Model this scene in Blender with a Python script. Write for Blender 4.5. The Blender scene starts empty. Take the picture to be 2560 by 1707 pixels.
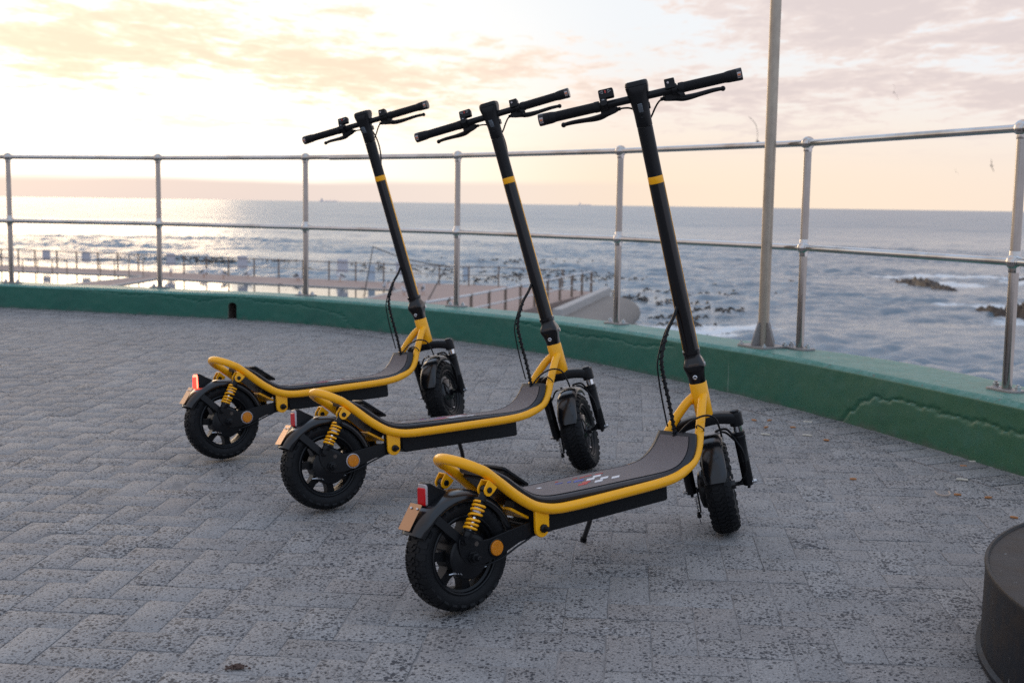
import bpy, math, random
import numpy as np
from mathutils import Vector, Matrix, noise
R = math.radians
random.seed(7)
sc = bpy.context.scene
COL = sc.collection

# ------------------------------------------------------------------ camera
H = 0.8839
PITCH, ROLL, FPX = R(6.4804), R(0.8441), 3022.8
cam_d = bpy.data.cameras.new('camera'); cam = bpy.data.objects.new('camera', cam_d); COL.objects.link(cam)
cam_d.sensor_fit = 'HORIZONTAL'; cam_d.sensor_width = 36; cam_d.lens = FPX / 2560 * 36
cam_d.clip_start = 0.05; cam_d.clip_end = 60000
_r0 = Vector((1, 0, 0)); _f = Vector((0, math.cos(PITCH), -math.sin(PITCH))); _u = Vector((0, math.sin(PITCH), math.cos(PITCH)))
_r = _r0 * math.cos(ROLL) + _u * math.sin(ROLL); _up = -_r0 * math.sin(ROLL) + _u * math.cos(ROLL)
cam.matrix_world = Matrix(((_r.x, _up.x, -_f.x, 0), (_r.y, _up.y, -_f.y, 0), (_r.z, _up.z, -_f.z, H), (0, 0, 0, 1)))
cam_d.dof.use_dof = True; cam_d.dof.focus_distance = 2.95; cam_d.dof.aperture_fstop = 6.3
sc.camera = cam
sc.cycles.use_denoising = False

# ------------------------------------------------------------------ light, sky, exposure
SUN_AZ, SUN_EL = R(-27), R(7)                    # azimuth from +Y towards +X
sun_dir = Vector((math.sin(SUN_AZ) * math.cos(SUN_EL), math.cos(SUN_AZ) * math.cos(SUN_EL), math.sin(SUN_EL)))
sun_d = bpy.data.lights.new('sun', 'SUN'); sun_d.energy = 0.5; sun_d.angle = R(28); sun_d.color = (1.0, 0.72, 0.45)
sun = bpy.data.objects.new('sun', sun_d); COL.objects.link(sun); sun.location = (-8, 16, 6)
sun.rotation_euler = sun_dir.to_track_quat('Z', 'Y').to_euler()
sc.view_settings.view_transform = 'Standard'; sc.view_settings.look = 'None'
sc.view_settings.exposure = 0.26; sc.view_settings.gamma = 1.0; sc.view_settings.use_curve_mapping = False

class NT:
    """small helper to write node trees"""
    def __init__(s, tree): s.t = tree; s.n = tree.nodes; s.l = tree.links
    def node(s, typ, **kw):
        n = s.n.new(typ)
        for k, v in kw.items(): setattr(n, k, v)
        return n
    def put(s, sock, v):
        if isinstance(v, bpy.types.NodeSocket): s.l.new(v, sock)
        else: sock.default_value = v
    def math(s, op, a, b=0.0, c=0.0, clamp=False):
        n = s.node('ShaderNodeMath', operation=op, use_clamp=clamp)
        s.put(n.inputs[0], a); s.put(n.inputs[1], b); s.put(n.inputs[2], c); return n.outputs[0]
    def vmath(s, op, a, b=(0, 0, 0), scale=1.0):
        n = s.node('ShaderNodeVectorMath', operation=op); s.put(n.inputs[0], a); s.put(n.inputs[1], b)
        if op == 'SCALE': s.put(n.inputs[3], scale)
        return n.outputs['Value'] if op in ('DOT_PRODUCT', 'LENGTH', 'DISTANCE') else n.outputs[0]
    def sstep(s, v, a, b, lo=0.0, hi=1.0):
        n = s.node('ShaderNodeMapRange', interpolation_type='SMOOTHSTEP')
        s.put(n.inputs[0], v); s.put(n.inputs[1], a); s.put(n.inputs[2], b); s.put(n.inputs[3], lo); s.put(n.inputs[4], hi); return n.outputs[0]
    def mix(s, f, a, b, typ='MIX'):
        n = s.node('ShaderNodeMix', data_type='RGBA', blend_type=typ)
        s.put(n.inputs[0], f); s.put(n.inputs[6], (*a, 1) if isinstance(a, tuple) and len(a) == 3 else a)
        s.put(n.inputs[7], (*b, 1) if isinstance(b, tuple) and len(b) == 3 else b); return n.outputs[2]
    def noise(s, vec, scale, detail=4.0, rough=0.55, dist=0.0, typ=None):
        n = s.node('ShaderNodeTexNoise'); s.put(n.inputs['Vector'], vec); s.put(n.inputs['Scale'], scale)
        s.put(n.inputs['Detail'], detail); s.put(n.inputs['Roughness'], rough); s.put(n.inputs['Distortion'], dist); return n.outputs['Fac']
    def voro(s, vec, scale, feat='F1'):
        n = s.node('ShaderNodeTexVoronoi', feature=feat); s.put(n.inputs['Vector'], vec); s.put(n.inputs['Scale'], scale); return n
    def mapping(s, vec, scale=(1, 1, 1), rot=(0, 0, 0), loc=(0, 0, 0)):
        n = s.node('ShaderNodeMapping'); s.put(n.inputs[0], vec); s.put(n.inputs[1], loc); s.put(n.inputs[2], rot); s.put(n.inputs[3], scale); return n.outputs[0]
    def ramp(s, f, stops):
        n = s.node('ShaderNodeValToRGB'); e = n.color_ramp.elements
        while len(e) < len(stops): e.new(0.5)
        for x, (p, c) in zip(e, stops): x.position = p; x.color = (*c, 1)
        s.put(n.inputs[0], f); return n.outputs[0]
    def bump(s, h, strength, dist, normal=None):
        n = s.node('ShaderNodeBump'); s.put(n.inputs['Height'], h); s.put(n.inputs['Strength'], strength); s.put(n.inputs['Distance'], dist)
        if normal is not None: s.put(n.inputs['Normal'], normal)
        return n.outputs[0]

world = bpy.data.worlds.new('World'); sc.world = world; world.use_nodes = True
w = NT(world.node_tree); w.n.clear()
wout = w.node('ShaderNodeOutputWorld'); bg = w.node('ShaderNodeBackground')
sky = w.node('ShaderNodeTexSky', sky_type='NISHITA', sun_disc=False, sun_elevation=SUN_EL, sun_rotation=SUN_AZ, altitude=0, air_density=1.0, dust_density=1.5, ozone_density=2.0)
SKY_STRENGTH = 0.10
gen = w.node('ShaderNodeTexCoord').outputs['Generated']
dirn = w.vmath('NORMALIZE', gen)
sep = w.node('ShaderNodeSeparateXYZ'); w.l.new(dirn, sep.inputs[0])
el = sep.outputs[2]
sdot = w.vmath('DOT_PRODUCT', dirn, tuple(sun_dir))
CLOUD_OFF = (6.3, 6.4, 0)
# thin veil of evening haze: cream by the sun, lilac-blue away from it and overhead
glow = w.sstep(sdot, 0.84, 0.992)
wide = w.sstep(sdot, -0.2, 0.92)
low = w.sstep(el, 0.15, 0.0)
veil_hi = w.mix(wide, (0.62, 0.75, 0.98), (0.77, 0.79, 0.81))
veil_lo = w.mix(wide, (0.62, 0.62, 0.72), (0.88, 0.71, 0.55))
veil_hi = w.mix(w.sstep(el, 0.14, 0.55), veil_hi, (0.60, 0.77, 1.04))
veil = w.mix(low, veil_hi, veil_lo)
gl_el = w.math('MULTIPLY', glow, w.sstep(el, 0.26, 0.03))
veil = w.mix(gl_el, veil, (1.26, 1.14, 0.99))
# clouds on a flat layer seen in perspective
den = w.math('MAXIMUM', w.math('ADD', el, 0.045), 0.03)
cx = w.math('DIVIDE', sep.outputs[0], den); cy = w.math('DIVIDE', sep.outputs[1], den)
cmb = w.node('ShaderNodeCombineXYZ'); w.l.new(cx, cmb.inputs[0]); w.l.new(cy, cmb.inputs[1])
cl = cmb.outputs[0]
big = w.noise(w.mapping(cl, (0.62, 0.50, 1), (0, 0, R(-28)), CLOUD_OFF), 1.0, 3, 0.5, 0.3)
mid = w.noise(w.mapping(cl, (1.7, 1.15, 1), (0, 0, R(-30)), (1.3, 4.2, 0)), 1.5, 6, 0.62, 0.4)
small = w.noise(w.mapping(cl, (5.0, 3.2, 1), (0, 0, R(-20)), (0.3, 5.2, 0)), 1.6, 5, 0.65, 0.5)
cden = w.math('ADD', w.math('ADD', w.math('MULTIPLY', big, 0.55), w.math('MULTIPLY', mid, 0.33)), w.math('MULTIPLY', small, 0.27))
cden = w.math('ADD', cden, w.sstep(sdot, 0.90, 0.70, -0.02, 0.035))
cover = w.sstep(cden, 0.540, 0.610)
cover = w.math('MULTIPLY', cover, w.sstep(el, 0.03, 0.085))
thick = w.sstep(cden, 0.555, 0.68)
c_far = w.mix(thick, (0.80, 0.68, 0.63), (0.645, 0.545, 0.53))
c_near = w.mix(thick, (1.04, 0.81, 0.60), (0.86, 0.64, 0.47))
ccol = w.mix(w.sstep(sdot, 0.80, 0.97), c_far, c_near)
back = w.sstep(sdot, -0.4, 0.55)
ccol = w.mix(back, (0.56, 0.62, 0.74), ccol)
# low bank of cloud on the horizon below the sun
bank = w.noise(w.mapping(dirn, (2.5, 2.5, 30)), 1.6, 4, 0.5)
bmask = w.math('MULTIPLY', w.sstep(w.math('ADD', el, w.math('MULTIPLY', w.math('SUBTRACT', bank, 0.5), 0.012)), 0.021, 0.013), w.sstep(sdot, 0.78, 0.97))
sky_c = w.mix(w.math('MULTIPLY', cover, 0.88), veil, ccol)
sky_c = w.mix(w.math('MULTIPLY', bmask, 0.95), sky_c, (0.66, 0.565, 0.535))
nish = w.mix(1.0, sky.outputs[0], (SKY_STRENGTH,) * 3, 'MULTIPLY')
tot = w.mix(0.97, nish, sky_c)
# below the horizon: nothing bright
w.l.new(tot, bg.inputs[0]); bg.inputs[1].default_value = 1.0
w.l.new(bg.outputs[0], wout.inputs[0])

# ------------------------------------------------------------------ materials
MATS = {}
def mat(name, color=(0.5, 0.5, 0.5), rough=0.5, metal=0.0, coat=0.0, spec=0.5, build=None, **kw):
    m = bpy.data.materials.new(name); m.use_nodes = True
    t = NT(m.node_tree); b = m.node_tree.nodes['Principled BSDF']
    b.inputs['Base Color'].default_value = (*color, 1); b.inputs['Roughness'].default_value = rough
    b.inputs['Metallic'].default_value = metal; b.inputs['Coat Weight'].default_value = coat
    b.inputs['Specular IOR Level'].default_value = spec
    for k, v in kw.items(): b.inputs[k.replace('_', ' ')].default_value = v
    if build: build(t, b)
    MATS[name] = m; return m

def worn(color, amount=0.25, scale=40, rough=0.4, rvar=0.15, bump=0.0, dust=(0.32, 0.30, 0.29), dustf=0.06):
    """gentle variation of colour and gloss, a little dust"""
    def f(t, b):
        co = t.node('ShaderNodeTexCoord').outputs['Object']
        n1 = t.noise(co, scale, 5, 0.6); n2 = t.noise(co, scale * 6, 3, 0.6)
        c = t.mix(t.math('MULTIPLY', n1, amount), color, tuple(x * 0.55 for x in color))
        c = t.mix(t.math('MULTIPLY', t.sstep(n2, 0.52, 0.75), dustf), c, dust)
        t.l.new(c, b.inputs['Base Color'])
        t.l.new(t.math('ADD', rough - rvar / 2, t.math('MULTIPLY', n1, rvar)), b.inputs['Roughness'])
        if bump: t.l.new(t.bump(n2, bump, 0.001), b.inputs['Normal'])
    return f

mat('yellow_paint', coat=0.12, spec=0.35, build=worn((0.95, 0.425, 0.003), 0.10, 25, 0.34, 0.12, 0.0, dustf=0.02))
mat('black_metal', spec=0.24, build=worn((0.006, 0.0065, 0.008), 0.3, 30, 0.36, 0.16, dustf=0.015))
mat('black_plastic', spec=0.20, build=worn((0.007, 0.0075, 0.009), 0.3, 30, 0.40, 0.18, 0.05, dustf=0.02))
mat('fender_plastic', build=worn((0.006, 0.0065, 0.008), 0.3, 30, 0.20, 0.12, dustf=0.01))
mat('gloss_black', build=worn((0.005, 0.005, 0.0065), 0.2, 30, 0.18, 0.10, dustf=0.01), coat=0.10, spec=0.40)
mat('rubber', spec=0.14, build=worn((0.010, 0.0105, 0.012), 0.4, 60, 0.52, 0.2, 0.15, dust=(0.20, 0.18, 0.16), dustf=0.07))
mat('grip_rubber', spec=0.18, build=worn((0.009, 0.009, 0.0105), 0.4, 90, 0.55, 0.2, 0.2, dustf=0.02))
mat('deck_rubber', spec=0.40, build=worn((0.014, 0.018, 0.025), 0.3, 40, 0.42, 0.15, 0.05, dustf=0.03))
def _grip(t, b):
    co = t.node('ShaderNodeTexCoord').outputs['Object']
    n = t.noise(co, 900, 2, 0.7); n2 = t.noise(co, 14, 4, 0.6)
    c = t.ramp(n, [(0.3, (0.060, 0.051, 0.052)), (0.55, (0.135, 0.116, 0.118)), (0.75, (0.30, 0.26, 0.265))])
    c = t.mix(t.math('MULTIPLY', n2, 0.35), c, (0.19, 0.165, 0.165))
    t.l.new(c, b.inputs['Base Color']); t.l.new(t.bump(n, 0.6, 0.0012), b.inputs['Normal'])
mat('grip_tape', rough=0.78, build=_grip)
mat('chrome', (0.75, 0.75, 0.76), 0.10, 1.0)
mat('zinc', (0.55, 0.56, 0.58), 0.30, 1.0)
mat('plate_metal', (0.40, 0.235, 0.135), 0.26, 1.0)  # reflected sunset glow put into the warm base colour
mat('red_lens', (0.50, 0.004, 0.008), 0.15, coat=0.1, spec=0.3)
mat('clear_lens', (0.38, 0.33, 0.33), 0.15, coat=0.5)
def _lit(t, b):
    b.inputs['Emission Color'].default_value = (1.0, 0.035, 0.02, 1); b.inputs['Emission Strength'].default_value = 2.6
mat('red_lens_lit', (0.7, 0.01, 0.01), 0.12, build=_lit)
def _litc(t, b):
    b.inputs['Emission Color'].default_value = (1.0, 0.10, 0.05, 1); b.inputs['Emission Strength'].default_value = 5.0
mat('clear_lens_lit', (0.7, 0.3, 0.25), 0.12, build=_litc)
def _amber(t, b):
    co = t.node('ShaderNodeTexCoord').outputs['Object']
    v = t.voro(co, 420)
    t.l.new(t.mix(v.outputs[0], (0.72, 0.24, 0.006), (0.42, 0.12, 0.003)), b.inputs['Base Color'])
    t.l.new(t.bump(v.outputs[0], 0.5, 0.001), b.inputs['Normal'])
mat('amber_lens', rough=0.2, coat=0.15, spec=0.35, build=_amber)
mat('white_print', (0.62, 0.62, 0.64), 0.6)
mat('red_print', (0.42, 0.035, 0.03), 0.6)
mat('blue_print', (0.045, 0.07, 0.30), 0.6)
mat('orange_print', (0.55, 0.16, 0.05), 0.5)
mat('screen', (0.012, 0.013, 0.016), 0.06, coat=0.6)
mat('grey_hook', (0.10, 0.12, 0.14), 0.45)

def _steel(t, b):
    co = t.node('ShaderNodeNewGeometry').outputs['Position']
    n = t.noise(t.mapping(co, (1, 1, 0.35)), 70, 5, 0.65); n2 = t.noise(co, 5, 4, 0.6)
    c = t.mix(t.sstep(n2, 0.42, 0.7), (0.56, 0.54, 0.52), (0.42, 0.38, 0.34))
    c = t.mix(t.math('MULTIPLY', t.sstep(n, 0.70, 0.76), 0.6), c, (0.66, 0.65, 0.64))
    t.l.new(c, b.inputs['Base Color']); t.l.new(t.math('ADD', 0.07, t.math('MULTIPLY', n, 0.12)), b.inputs['Roughness'])
mat('stainless', metal=1.0, build=_steel)
def _post(t, b):  # rail steel again, darker: reflections of dark surroundings put into its colour
    _steel(t, b)
    co = t.node('ShaderNodeNewGeometry').outputs['Position']; n2 = t.noise(t.mapping(co, (1, 1, 0.5)), 22, 5, 0.65)
    t.l.new(t.mix(n2, (0.40, 0.375, 0.35), (0.25, 0.23, 0.21)), b.inputs['Base Color'])
mat('post_steel', metal=1.0, build=_post)
def _steel2(t, b):
    co = t.node('ShaderNodeNewGeometry').outputs['Position']
    n = t.noise(t.mapping(co, (1, 1, 0.6)), 30, 5, 0.65)
    t.l.new(t.mix(n, (0.42, 0.37, 0.30), (0.26, 0.22, 0.18)), b.inputs['Base Color']); t.l.new(t.math('ADD', 0.30, t.math('MULTIPLY', n, 0.25)), b.inputs['Roughness'])
mat('pole_steel', metal=0.9, build=_steel2)
def _galv(t, b):
    co = t.node('ShaderNodeNewGeometry').outputs['Position']; n = t.noise(co, 60, 4, 0.6)
    t.l.new(t.mix(n, (0.36, 0.34, 0.33), (0.20, 0.18, 0.17)), b.inputs['Base Color'])
mat('galvanised', metal=0.6, rough=0.5, build=_galv)

GX_, GY_ = 0.008813, 0.023354
def _green(t, b):
    co = t.node('ShaderNodeNewGeometry').outputs['Position']
    g = t.node('ShaderNodeSeparateXYZ'); t.l.new(co, g.inputs[0])
    nrm = t.node('ShaderNodeSeparateXYZ'); t.l.new(t.node('ShaderNodeNewGeometry').outputs['True Normal'], nrm.inputs[0])
    top = t.sstep(nrm.outputs[2], 0.5, 0.9)
    n1 = t.noise(co, 3.0, 4, 0.6); n2 = t.noise(co, 28, 5, 0.65); n3 = t.noise(co, 140, 3, 0.6)
    c = t.mix(t.sstep(t.math('ADD', g.outputs[0], t.math('MULTIPLY', n1, 1.2)), 0.9, 2.3), (0.005, 0.105, 0.072), (0.028, 0.108, 0.050))
    c = t.mix(t.math('MULTIPLY', t.sstep(n2, 0.45, 0.75), 0.35), c, (0.008, 0.115, 0.090))
    c = t.mix(t.math('MULTIPLY', t.sstep(n1, 0.5, 0.7), 0.35), c, (0.003, 0.065, 0.050))
    # sky reflection on the top, painted in as paler mottled green
    top_sheen = t.mix(t.sstep(n2, 0.42, 0.62), (0.030, 0.19, 0.155), (0.11, 0.27, 0.235))
    c = t.mix(t.math('MULTIPLY', top, 0.75), c, top_sheen)
    # flakes off to brown primer and pale filler, mostly on top
    fl = t.noise(t.mapping(co, (1, 1, 1)), 46, 4, 0.7, 0.6)
    chip = t.math('MULTIPLY', t.sstep(fl, 0.62, 0.65), top)
    c = t.mix(t.math('MULTIPLY', chip, 0.8), c, (0.13, 0.075, 0.055))
    fl2 = t.noise(t.mapping(co, (1, 1, 1), (0, 0, 0), (5, 3, 1)), 60, 3, 0.7, 0.4)
    c = t.mix(t.math('MULTIPLY', t.sstep(fl2, 0.68, 0.73), t.math('ADD', 0.12, t.math('MULTIPLY', top, 0.6))), c, (0.50, 0.50, 0.48))
    # pale drips running down the face
    dr = t.noise(t.mapping(co, (26, 26, 0.8)), 1.0, 2, 0.5)
    c = t.mix(t.math('MULTIPLY', t.math('MULTIPLY', t.sstep(dr, 0.735, 0.76), t.math('SUBTRACT', 1.0, top)), 0.35), c, (0.42, 0.46, 0.42))
    # dirt splashed up from the paving
    hgt = t.math('SUBTRACT', g.outputs[2], t.math('ADD', t.math('MULTIPLY', g.outputs[0], GX_), t.math('MULTIPLY', t.math('SUBTRACT', g.outputs[1], 2.2), GY_)))
    dn = t.noise(co, 16, 5, 0.7); dirt = t.sstep(t.math('ADD', t.math('MULTIPLY', hgt, 14.0), t.math('MULTIPLY', dn, 1.3)), 1.05, 0.45)
    c = t.mix(t.math('MULTIPLY', t.math('MULTIPLY', dirt, t.math('SUBTRACT', 1.0, top)), 0.6), c, (0.085, 0.085, 0.075))
    pt_ = t.noise(t.mapping(co, (1, 1, 1.6), (0, 0, 0), (2.2, 7.1, 3)), 5.0, 5, 0.65, 0.4)
    c = t.mix(t.math('MULTIPLY', t.sstep(pt_, 0.55, 0.62), 0.35), c, (0.030, 0.125, 0.085))
    t.l.new(c, b.inputs['Base Color'])
    t.l.new(t.math('ADD', 0.34, t.math('MULTIPLY', n2, 0.25)), b.inputs['Roughness'])
    hh = t.math('ADD', t.math('MULTIPLY', n2, 0.6), t.math('MULTIPLY', n3, 0.25))
    t.l.new(t.bump(hh, 0.40, 0.004), b.inputs['Normal'])
mat('green_paint', build=_green)

def _brick(t, b):
    co = t.node('ShaderNodeNewGeometry').outputs['Position']
    nrm = t.node('ShaderNodeSeparateXYZ'); t.l.new(t.node('ShaderNodeNewGeometry').outputs['True Normal'], nrm.inputs[0])
    oi = t.node('ShaderNodeObjectInfo').outputs['Random']; isl = t.node('ShaderNodeNewGeometry').outputs['Random Per Island']
    rid = t.math('FRACT', t.math('ADD', t.math('MULTIPLY', oi, 7.31), isl)); rid2 = t.math('FRACT', t.math('MULTIPLY', rid, 17.17)); rid3 = t.math('FRACT', t.math('MULTIPLY', rid, 53.9))
    wv = t.noise(co, 7, 3, 0.5)
    n1 = t.noise(co, 5.5, 5, 0.6); n2 = t.noise(co, 210, 4, 0.72)
    cell0 = t.mapping(co, (1, 1, 0.2), (0, 0, R(5.5)))
    cmbr = t.node('ShaderNodeCombineXYZ'); t.l.new(t.math('MULTIPLY', rid, 9.0), cmbr.inputs[0]); t.l.new(t.math('MULTIPLY', rid2, 9.0), cmbr.inputs[1])
    cell = t.vmath('ADD', cell0, cmbr.outputs[0])
    wx = t.node('ShaderNodeTexNoise'); t.l.new(cell, wx.inputs['Vector']); wx.inputs['Scale'].default_value = 120; wx.inputs['Detail'].default_value = 3
    wob = t.vmath('ADD', cell, t.vmath('SCALE', t.vmath('SUBTRACT', wx.outputs['Color'], (0.5, 0.5, 0.5)), scale=0.008))
    va, vb = t.voro(wob, 96), t.voro(t.mapping(wob, (1, 1, 1), (0, 0, 0.7), (3.3, 1.1, 0)), 170)
    dens = t.math('ADD', t.noise(co, 11, 4, 0.6), t.math('MULTIPLY', t.math('SUBTRACT', rid2, 0.5), 0.22))
    ra = t.math('SUBTRACT', t.math('MULTIPLY', dens, 0.85), 0.00); rb_ = t.math('SUBTRACT', t.math('MULTIPLY', dens, 0.8), -0.10)
    sep_a = t.node('ShaderNodeSeparateColor'); t.l.new(va.outputs['Color'], sep_a.inputs[0]); sep_b = t.node('ShaderNodeSeparateColor'); t.l.new(vb.outputs['Color'], sep_b.inputs[0])
    pa_ = t.sstep(t.math('SUBTRACT', t.math('MULTIPLY', ra, sep_a.outputs[0]), va.outputs['Distance']), -0.03, 0.05)
    pb_ = t.sstep(t.math('SUBTRACT', t.math('MULTIPLY', rb_, sep_b.outputs[1]), vb.outputs['Distance']), -0.03, 0.06)
    pits = t.math('MAXIMUM', pa_, t.math('MULTIPLY', pb_, 0.8))
    base = t.mix(n1, (0.218, 0.215, 0.214), (0.308, 0.305, 0.304))
    base = t.mix(t.math('MULTIPLY', rid3, 0.35), base, (0.235, 0.205, 0.190))
    base = t.mix(t.sstep(rid, 0.55, 1.0, 0.0, 0.24), base, (0.150, 0.150, 0.155))
    base = t.mix(t.sstep(rid2, 0.6, 1.0, 0.0, 0.22), base, (0.36, 0.355, 0.35))
    base = t.mix(t.math('MULTIPLY', t.sstep(wv, 0.45, 0.7), 0.4), base, (0.185, 0.184, 0.186))
    fine = t.ramp(n2, [(0.30, (0.35, 0.35, 0.37)), (0.5, (0.95, 0.95, 0.95)), (0.72, (1.5, 1.48, 1.46))])
    base = t.mix(0.8, base, t.mix(1.0, base, fine, 'MULTIPLY'))
    c = t.mix(t.math('MULTIPLY', pits, 0.96), base, (0.034, 0.036, 0.043))
    # bird droppings and pale flecks
    sp = t.noise(t.mapping(co, (1, 1, 1), (0, 0, 0), (7, 2, 0)), 17, 4, 0.75, 0.5)
    c = t.mix(t.math('MULTIPLY', t.sstep(sp, 0.70, 0.74), 0.75), c, (0.60, 0.62, 0.64))
    sp2 = t.noise(t.mapping(co, (1, 1, 1), (0, 0, 0), (17, 8, 0)), 60, 3, 0.7, 0.4)
    c = t.mix(t.math('MULTIPLY', t.sstep(sp2, 0.70, 0.75), 0.6), c, (0.55, 0.56, 0.58))
    st = t.noise(t.mapping(co, (1, 1, 1), (0, 0, 0), (2, 9, 0)), 6.0, 3, 0.65, 0.3)
    c = t.mix(t.math('MULTIPLY', t.sstep(st, 0.70, 0.76), 0.45), c, (0.075, 0.055, 0.050))
    t.l.new(c, b.inputs['Base Color'])
    t.l.new(t.math('SUBTRACT', 0.82, t.math('MULTIPLY', n1, 0.22)), b.inputs['Roughness'])
    hh = t.math('SUBTRACT', t.math('MULTIPLY', n2, 0.25), pits)
    t.l.new(t.bump(hh, 0.7, 0.003), b.inputs['Normal'])
mat('paver', build=_brick, spec=0.35)
def _joint(t, b):
    co = t.node('ShaderNodeNewGeometry').outputs['Position']
    n = t.noise(co, 9, 4, 0.6); n2 = t.noise(co, 260, 3, 0.7)
    c = t.mix(t.sstep(n, 0.35, 0.65), (0.16, 0.158, 0.16), (0.29, 0.275, 0.265))
    c = t.mix(t.math('MULTIPLY', n2, 0.5), c, (0.12, 0.115, 0.115)); t.l.new(c, b.inputs['Base Color'])
    t.l.new(t.bump(n2, 0.5, 0.003), b.inputs['Normal'])
mat('joint_sand', rough=0.95, build=_joint)
def _conc(a, c_, sc_=1.0):
    def f(t, b):
        co = t.node('ShaderNodeNewGeometry').outputs['Position']
        n = t.noise(co, 0.5 * sc_, 6, 0.65); n2 = t.noise(co, 6 * sc_, 4, 0.6)
        c = t.mix(n, a, c_); c = t.mix(t.math('MULTIPLY', n2, 0.35), c, tuple(x * 0.6 for x in a)); t.l.new(c, b.inputs['Base Color'])
        t.l.new(t.bump(n2, 0.4, 0.02), b.inputs['Normal'])
    return f
mat('pool_paving', rough=0.85, build=_conc((0.40, 0.30, 0.26), (0.31, 0.225, 0.195), 2.0))  # lightened, so the haze of distance sits in the colour
mat('grey_concrete', rough=0.85, build=_conc((0.30, 0.28, 0.26), (0.20, 0.18, 0.165), 1.6))
mat('dark_concrete', rough=0.85, build=_conc((0.26, 0.235, 0.21), (0.15, 0.13, 0.115), 2.2))
mat('pale_coping', rough=0.7, build=_conc((0.46, 0.44, 0.42), (0.34, 0.32, 0.30)))
mat('rock', rough=0.55, build=_conc((0.028, 0.019, 0.014), (0.055, 0.034, 0.024), 3))
mat('kelp', (0.020, 0.014, 0.009), 0.35)
mat('rust_post', rough=0.7, build=_conc((0.23, 0.165, 0.125), (0.15, 0.105, 0.08), 4))  # rusty brown made paler, distance haze mixed into the colour
mat('white_rail', (0.62, 0.61, 0.60), 0.5)
mat('sign_face', (0.50, 0.52, 0.58), 0.5)
mat('sign_blue', (0.40, 0.50, 0.60), 0.5)
mat('gull_white', (0.60, 0.60, 0.62), 0.7)
mat('gull_dark', (0.07, 0.068, 0.07), 0.7)
mat('hazed_hull', (0.72, 0.66, 0.66), 0.8)  # pale pinkish hull: haze at the horizon painted into the colour
mat('rope', (0.10, 0.095, 0.09), 0.8)
mat('butt_orange', (0.40, 0.17, 0.06), 0.8)
mat('butt_white', (0.52, 0.48, 0.40), 0.8)
mat('string', (0.42, 0.33, 0.27), 0.9)
def _drum(t, b):
    co = t.node('ShaderNodeNewGeometry').outputs['Position']
    n = t.noise(co, 14, 5, 0.65); n2 = t.noise(co, 90, 3, 0.6)
    c = t.mix(t.sstep(n, 0.40, 0.66), (0.010, 0.012, 0.016), (0.026, 0.020, 0.017))
    c = t.mix(t.math('MULTIPLY', t.sstep(n2, 0.70, 0.76), 0.7), c, (0.35, 0.36, 0.38)); t.l.new(c, b.inputs['Base Color'])
    t.l.new(t.math('ADD', 0.36, t.math('MULTIPLY', n, 0.3)), b.inputs['Roughness']); t.l.new(t.bump(t.math('ADD', n2, t.math('MULTIPLY', n, 3.0)), 0.3, 0.002), b.inputs['Normal'])
mat('drum_steel', spec=0.22, build=_drum)

def _pool(t, b):
    co = t.node('ShaderNodeNewGeometry').outputs['Position']
    n = t.noise(t.mapping(co, (0.6, 1.4, 1)), 2.2, 3, 0.5)
    t.l.new(t.bump(n, 0.10, 0.05), b.inputs['Normal'])
mat('pool_water', (0.05, 0.08, 0.09), 0.03, build=_pool, IOR=1.33)
def _sea(t, b):
    co = t.node('ShaderNodeNewGeometry').outputs['Position']
    g = t.node('ShaderNodeSeparateXYZ'); t.l.new(co, g.inputs[0])
    n1 = t.noise(t.mapping(co, (0.55, 1.05, 1), (0, 0, R(-10))), 1.0, 6, 0.62, 0.6)
    n2 = t.noise(t.mapping(co, (2.6, 4.6, 1), (0, 0, R(14))), 1.0, 4, 0.6, 0.5)
    n3 = t.noise(t.mapping(co, (0.045, 0.11, 1)), 1.0, 4, 0.6, 0.4)
    far_ = t.sstep(g.outputs[1], 60, 400)
    t.l.new(t.bump(t.math('ADD', n2, t.math('MULTIPLY', n1, t.math('MULTIPLY', far_, 2.2))), 0.5, 0.16), b.inputs['Normal'])
    t.l.new(t.math('ADD', t.math('ADD', 0.10, t.math('MULTIPLY', far_, 0.16)), t.math('MULTIPLY', t.sstep(n3, 0.4, 0.65), 0.08)), b.inputs['Roughness'])
    base = t.mix(n3, (0.120, 0.178, 0.225), (0.180, 0.238, 0.282))
    # broken foam round the rocks and along the foot of the wall
    foam = None
    for (fx, fy, rx, ry) in ((37, 99, 11, 5), (42, 93, 7, 6), (32, 90, 4.5, 4), (28.5, 69, 6, 3.0), (26.5, 60, 4, 4), (8.5, 54, 5, 3.0), (6.5, 51, 4, 5)):
        dx = t.math('DIVIDE', t.math('SUBTRACT', g.outputs[0], fx), rx); dy = t.math('DIVIDE', t.math('SUBTRACT', g.outputs[1], fy), ry)
        d2 = t.math('ADD', t.math('MULTIPLY', dx, dx), t.math('MULTIPLY', dy, dy))
        f = t.sstep(d2, 1.0, 0.0)
        foam = f if foam is None else t.math('MAXIMUM', foam, f)
    fn = t.noise(t.mapping(co, (0.30, 0.55, 1), (0, 0, R(20))), 1.0, 8, 0.74, 1.2)
    fm = t.sstep(t.math('ADD', fn, t.math('MULTIPLY', foam, 0.34)), 0.64, 0.76)
    fm = t.math('MULTIPLY', fm, t.math('MINIMUM', t.math('MULTIPLY', foam, 4.0), 1.0))
    t.l.new(t.mix(t.math('MULTIPLY', fm, 0.85), base, (0.72, 0.76, 0.78)), b.inputs['Base Color'])
    t.l.new(t.math('SUBTRACT', 0.5, t.math('MULTIPLY', fm, 0.4)), b.inputs['Specular IOR Level'])
mat('sea_water', (0.03, 0.05, 0.065), 0.12, build=_sea, IOR=1.33)

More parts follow.
